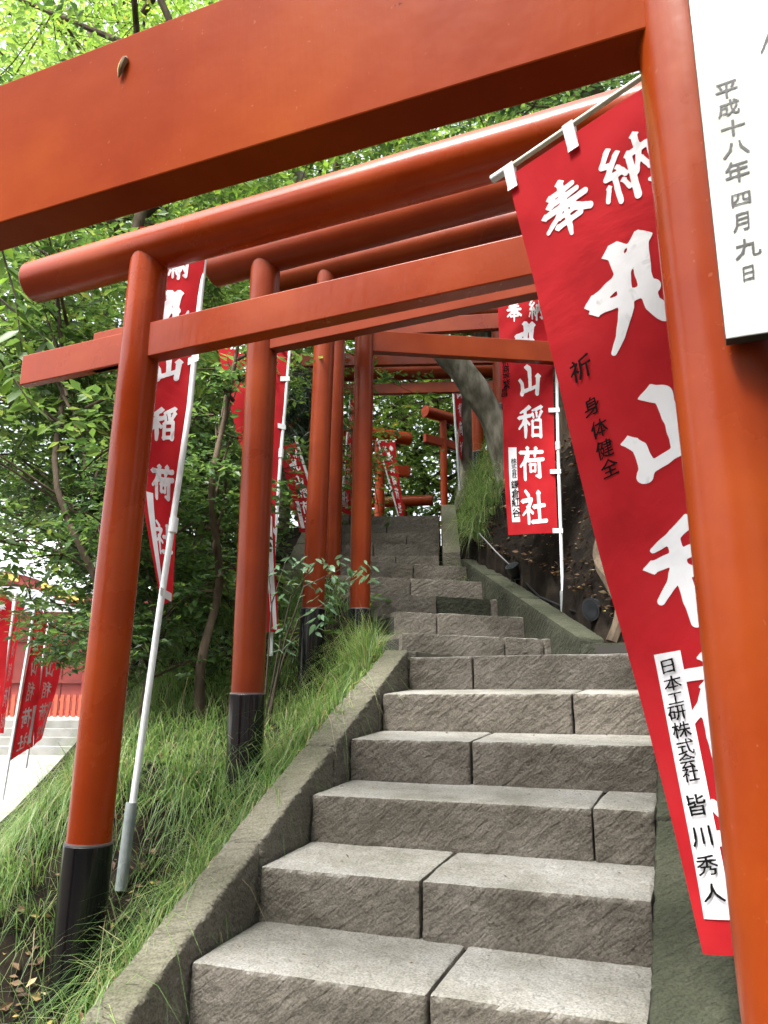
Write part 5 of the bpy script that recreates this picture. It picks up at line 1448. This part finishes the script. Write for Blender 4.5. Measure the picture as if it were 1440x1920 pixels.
# ------------------------------------------------------------------ shrine hall in the courtyard
M['hall_red'] = noise_mat('hall_red_boards', [(0.3, (0.20, 0.028, 0.022)), (0.7, (0.26, 0.038, 0.03))], 2, 0.6)
M['hall_dark'] = noise_mat('hall_dark_red', [(0.3, (0.14, 0.02, 0.016)), (0.7, (0.2, 0.03, 0.02))], 3, 0.6)
M['gold'] = noise_mat('gold_fitting', [(0.3, (0.55, 0.36, 0.06)), (0.7, (0.7, 0.5, 0.12))], 14, 0.4)
M['roof'] = noise_mat('pale_copper_roof', [(0.3, (0.38, 0.41, 0.43)), (0.7, (0.52, 0.55, 0.57))], 2, 0.5)
yH0 = 27.0
hall = empty('shrine_hall', (-12, yH0, TER), 'red shrine hall with gold eave fittings beyond the grass at lower left', 'shrine hall')
mb = MB(); mb.box((-24, yH0, TER), (-4, yH0 + 6, 2.9)); mb.build('wall', M['hall_red'], hall)
for i in range(12):
    x = -23 + i * 1.65
    mb = MB(); mb.tube([(x, yH0 - 0.08, TER), (x, yH0 - 0.08, 2.9)], 0.13, 12); mb.build('column', M['hall_red'], hall, smooth=True)
    mb = MB(); mb.box((x + 0.75, yH0 - 0.03, TER + 0.1), (x + 0.82, yH0 - 0.002, 2.2)); mb.build('batten', M['hall_dark'], hall)
for z in (0.55, 1.9, 2.25):
    mb = MB(); mb.box((-24.02, yH0 - 0.10, z), (-3.98, yH0 - 0.004, z + 0.12)); mb.build('rail', M['hall_dark'], hall)
# curved gable eave: a bowed band
def bow(x, c, w, h): return h * np.clip(1 - ((x - c) / w) ** 2, 0, 1)
ev = MB(); xs_ = np.linspace(-24.5, -3.5, 60)
for i in range(59):
    a, b2 = xs_[i], xs_[i + 1]
    za = 3.05 + bow(a, -12.9, 2.6, 0.75); zb = 3.05 + bow(b2, -12.9, 2.6, 0.75)
    ev.box8([(a, yH0 - 1.1, za), (b2, yH0 - 1.1, zb), (b2, yH0 + 0.3, zb), (a, yH0 + 0.3, za), (a, yH0 - 1.1, za + 0.32), (b2, yH0 - 1.1, zb + 0.32), (b2, yH0 + 0.3, zb + 0.32), (a, yH0 + 0.3, za + 0.32)])
ev.build('eave', M['hall_red'], hall)
rf = MB()
for i in range(59):
    a, b2 = xs_[i], xs_[i + 1]
    za = 3.05 + bow(a, -12.9, 2.6, 0.75); zb = 3.05 + bow(b2, -12.9, 2.6, 0.75)
    rf.box8([(a, yH0 - 1.2, za + .33), (b2, yH0 - 1.2, zb + .33), (b2, yH0 + 4, 6.2), (a, yH0 + 4, 6.2), (a, yH0 - 1.2, za + 0.45), (b2, yH0 - 1.2, zb + 0.45), (b2, yH0 + 4, 6.35), (a, yH0 + 4, 6.35)])
rf.build('roof', M['roof'], hall)
for (x0, x1, zz) in ((-13.9, -11.9, 3.84), (-11.0, -9.7, 3.12), (-16.5, -15.2, 3.12), (-9.3, -8.4, 3.12), (-18.4, -17.4, 3.12)):
    m5 = MB()
    for i in range(8):
        xa = x0 + (x1 - x0) * i / 8; xb = x0 + (x1 - x0) * (i + 1) / 8
        dz = 0.06 * math.sin(i * 1.3)
        za = (3.05 + bow(xa, -12.9, 2.6, 0.75)); zb = 3.05 + bow(xb, -12.9, 2.6, 0.75)
        m5.box8([(xa, yH0 - 1.14, za + 0.05 + abs(dz)), (xb, yH0 - 1.14, zb + 0.05 + abs(dz)), (xb, yH0 - 1.103, zb + 0.05 + abs(dz)), (xa, yH0 - 1.103, za + 0.05 + abs(dz)),
                 (xa, yH0 - 1.14, za + 0.27), (xb, yH0 - 1.14, zb + 0.27), (xb, yH0 - 1.103, zb + 0.27), (xa, yH0 - 1.103, za + 0.27)])
    m5.build('gold_fitting', M['gold'], hall)
m5 = MB(); m5.tube([(-10.95, yH0 - 1.18, 3.62), (-10.95, yH0 - 1.12, 3.62)], 0.17, 20); m5.build('gold_crest', M['gold'], hall, smooth=True)
# picket fence
M['fence'] = noise_mat('orange_fence', [(0.3, (0.38, 0.06, 0.028)), (0.7, (0.44, 0.08, 0.036))], 4, 0.6)
yFn = 25.0
fe = empty('picket_fence', (-10, yFn, TER), 'orange picket fence in front of the red hall at the left edge', 'fence')
mp_ = MB(); mp_.box((-0.05, -0.02, 0), (0.05, 0.02, 0.66)); pm = mesh_np('picket', mp_.v, mp_.f, M['fence'])
for i in range(52):
    o = bpy.data.objects.new('picket', pm); COL.objects.link(o); o.parent = fe
    o.location = (-5.5 + i * 0.185, 0, 0.0); 
for z in (0.12, 0.48):
    mb = MB(); mb.box((-15.6, yFn + 0.022, TER + z), (-5.8, yFn + 0.06, TER + z + 0.07)); mb.build('rail', M['fence'], fe)
for i in range(5):
    mb = MB(); x = -15.5 + i * 2.4; mb.box((x - 0.07, yFn + 0.062, TER), (x + 0.07, yFn + 0.2, TER + 0.8)); mb.build('fence_post', M['fence'], fe)
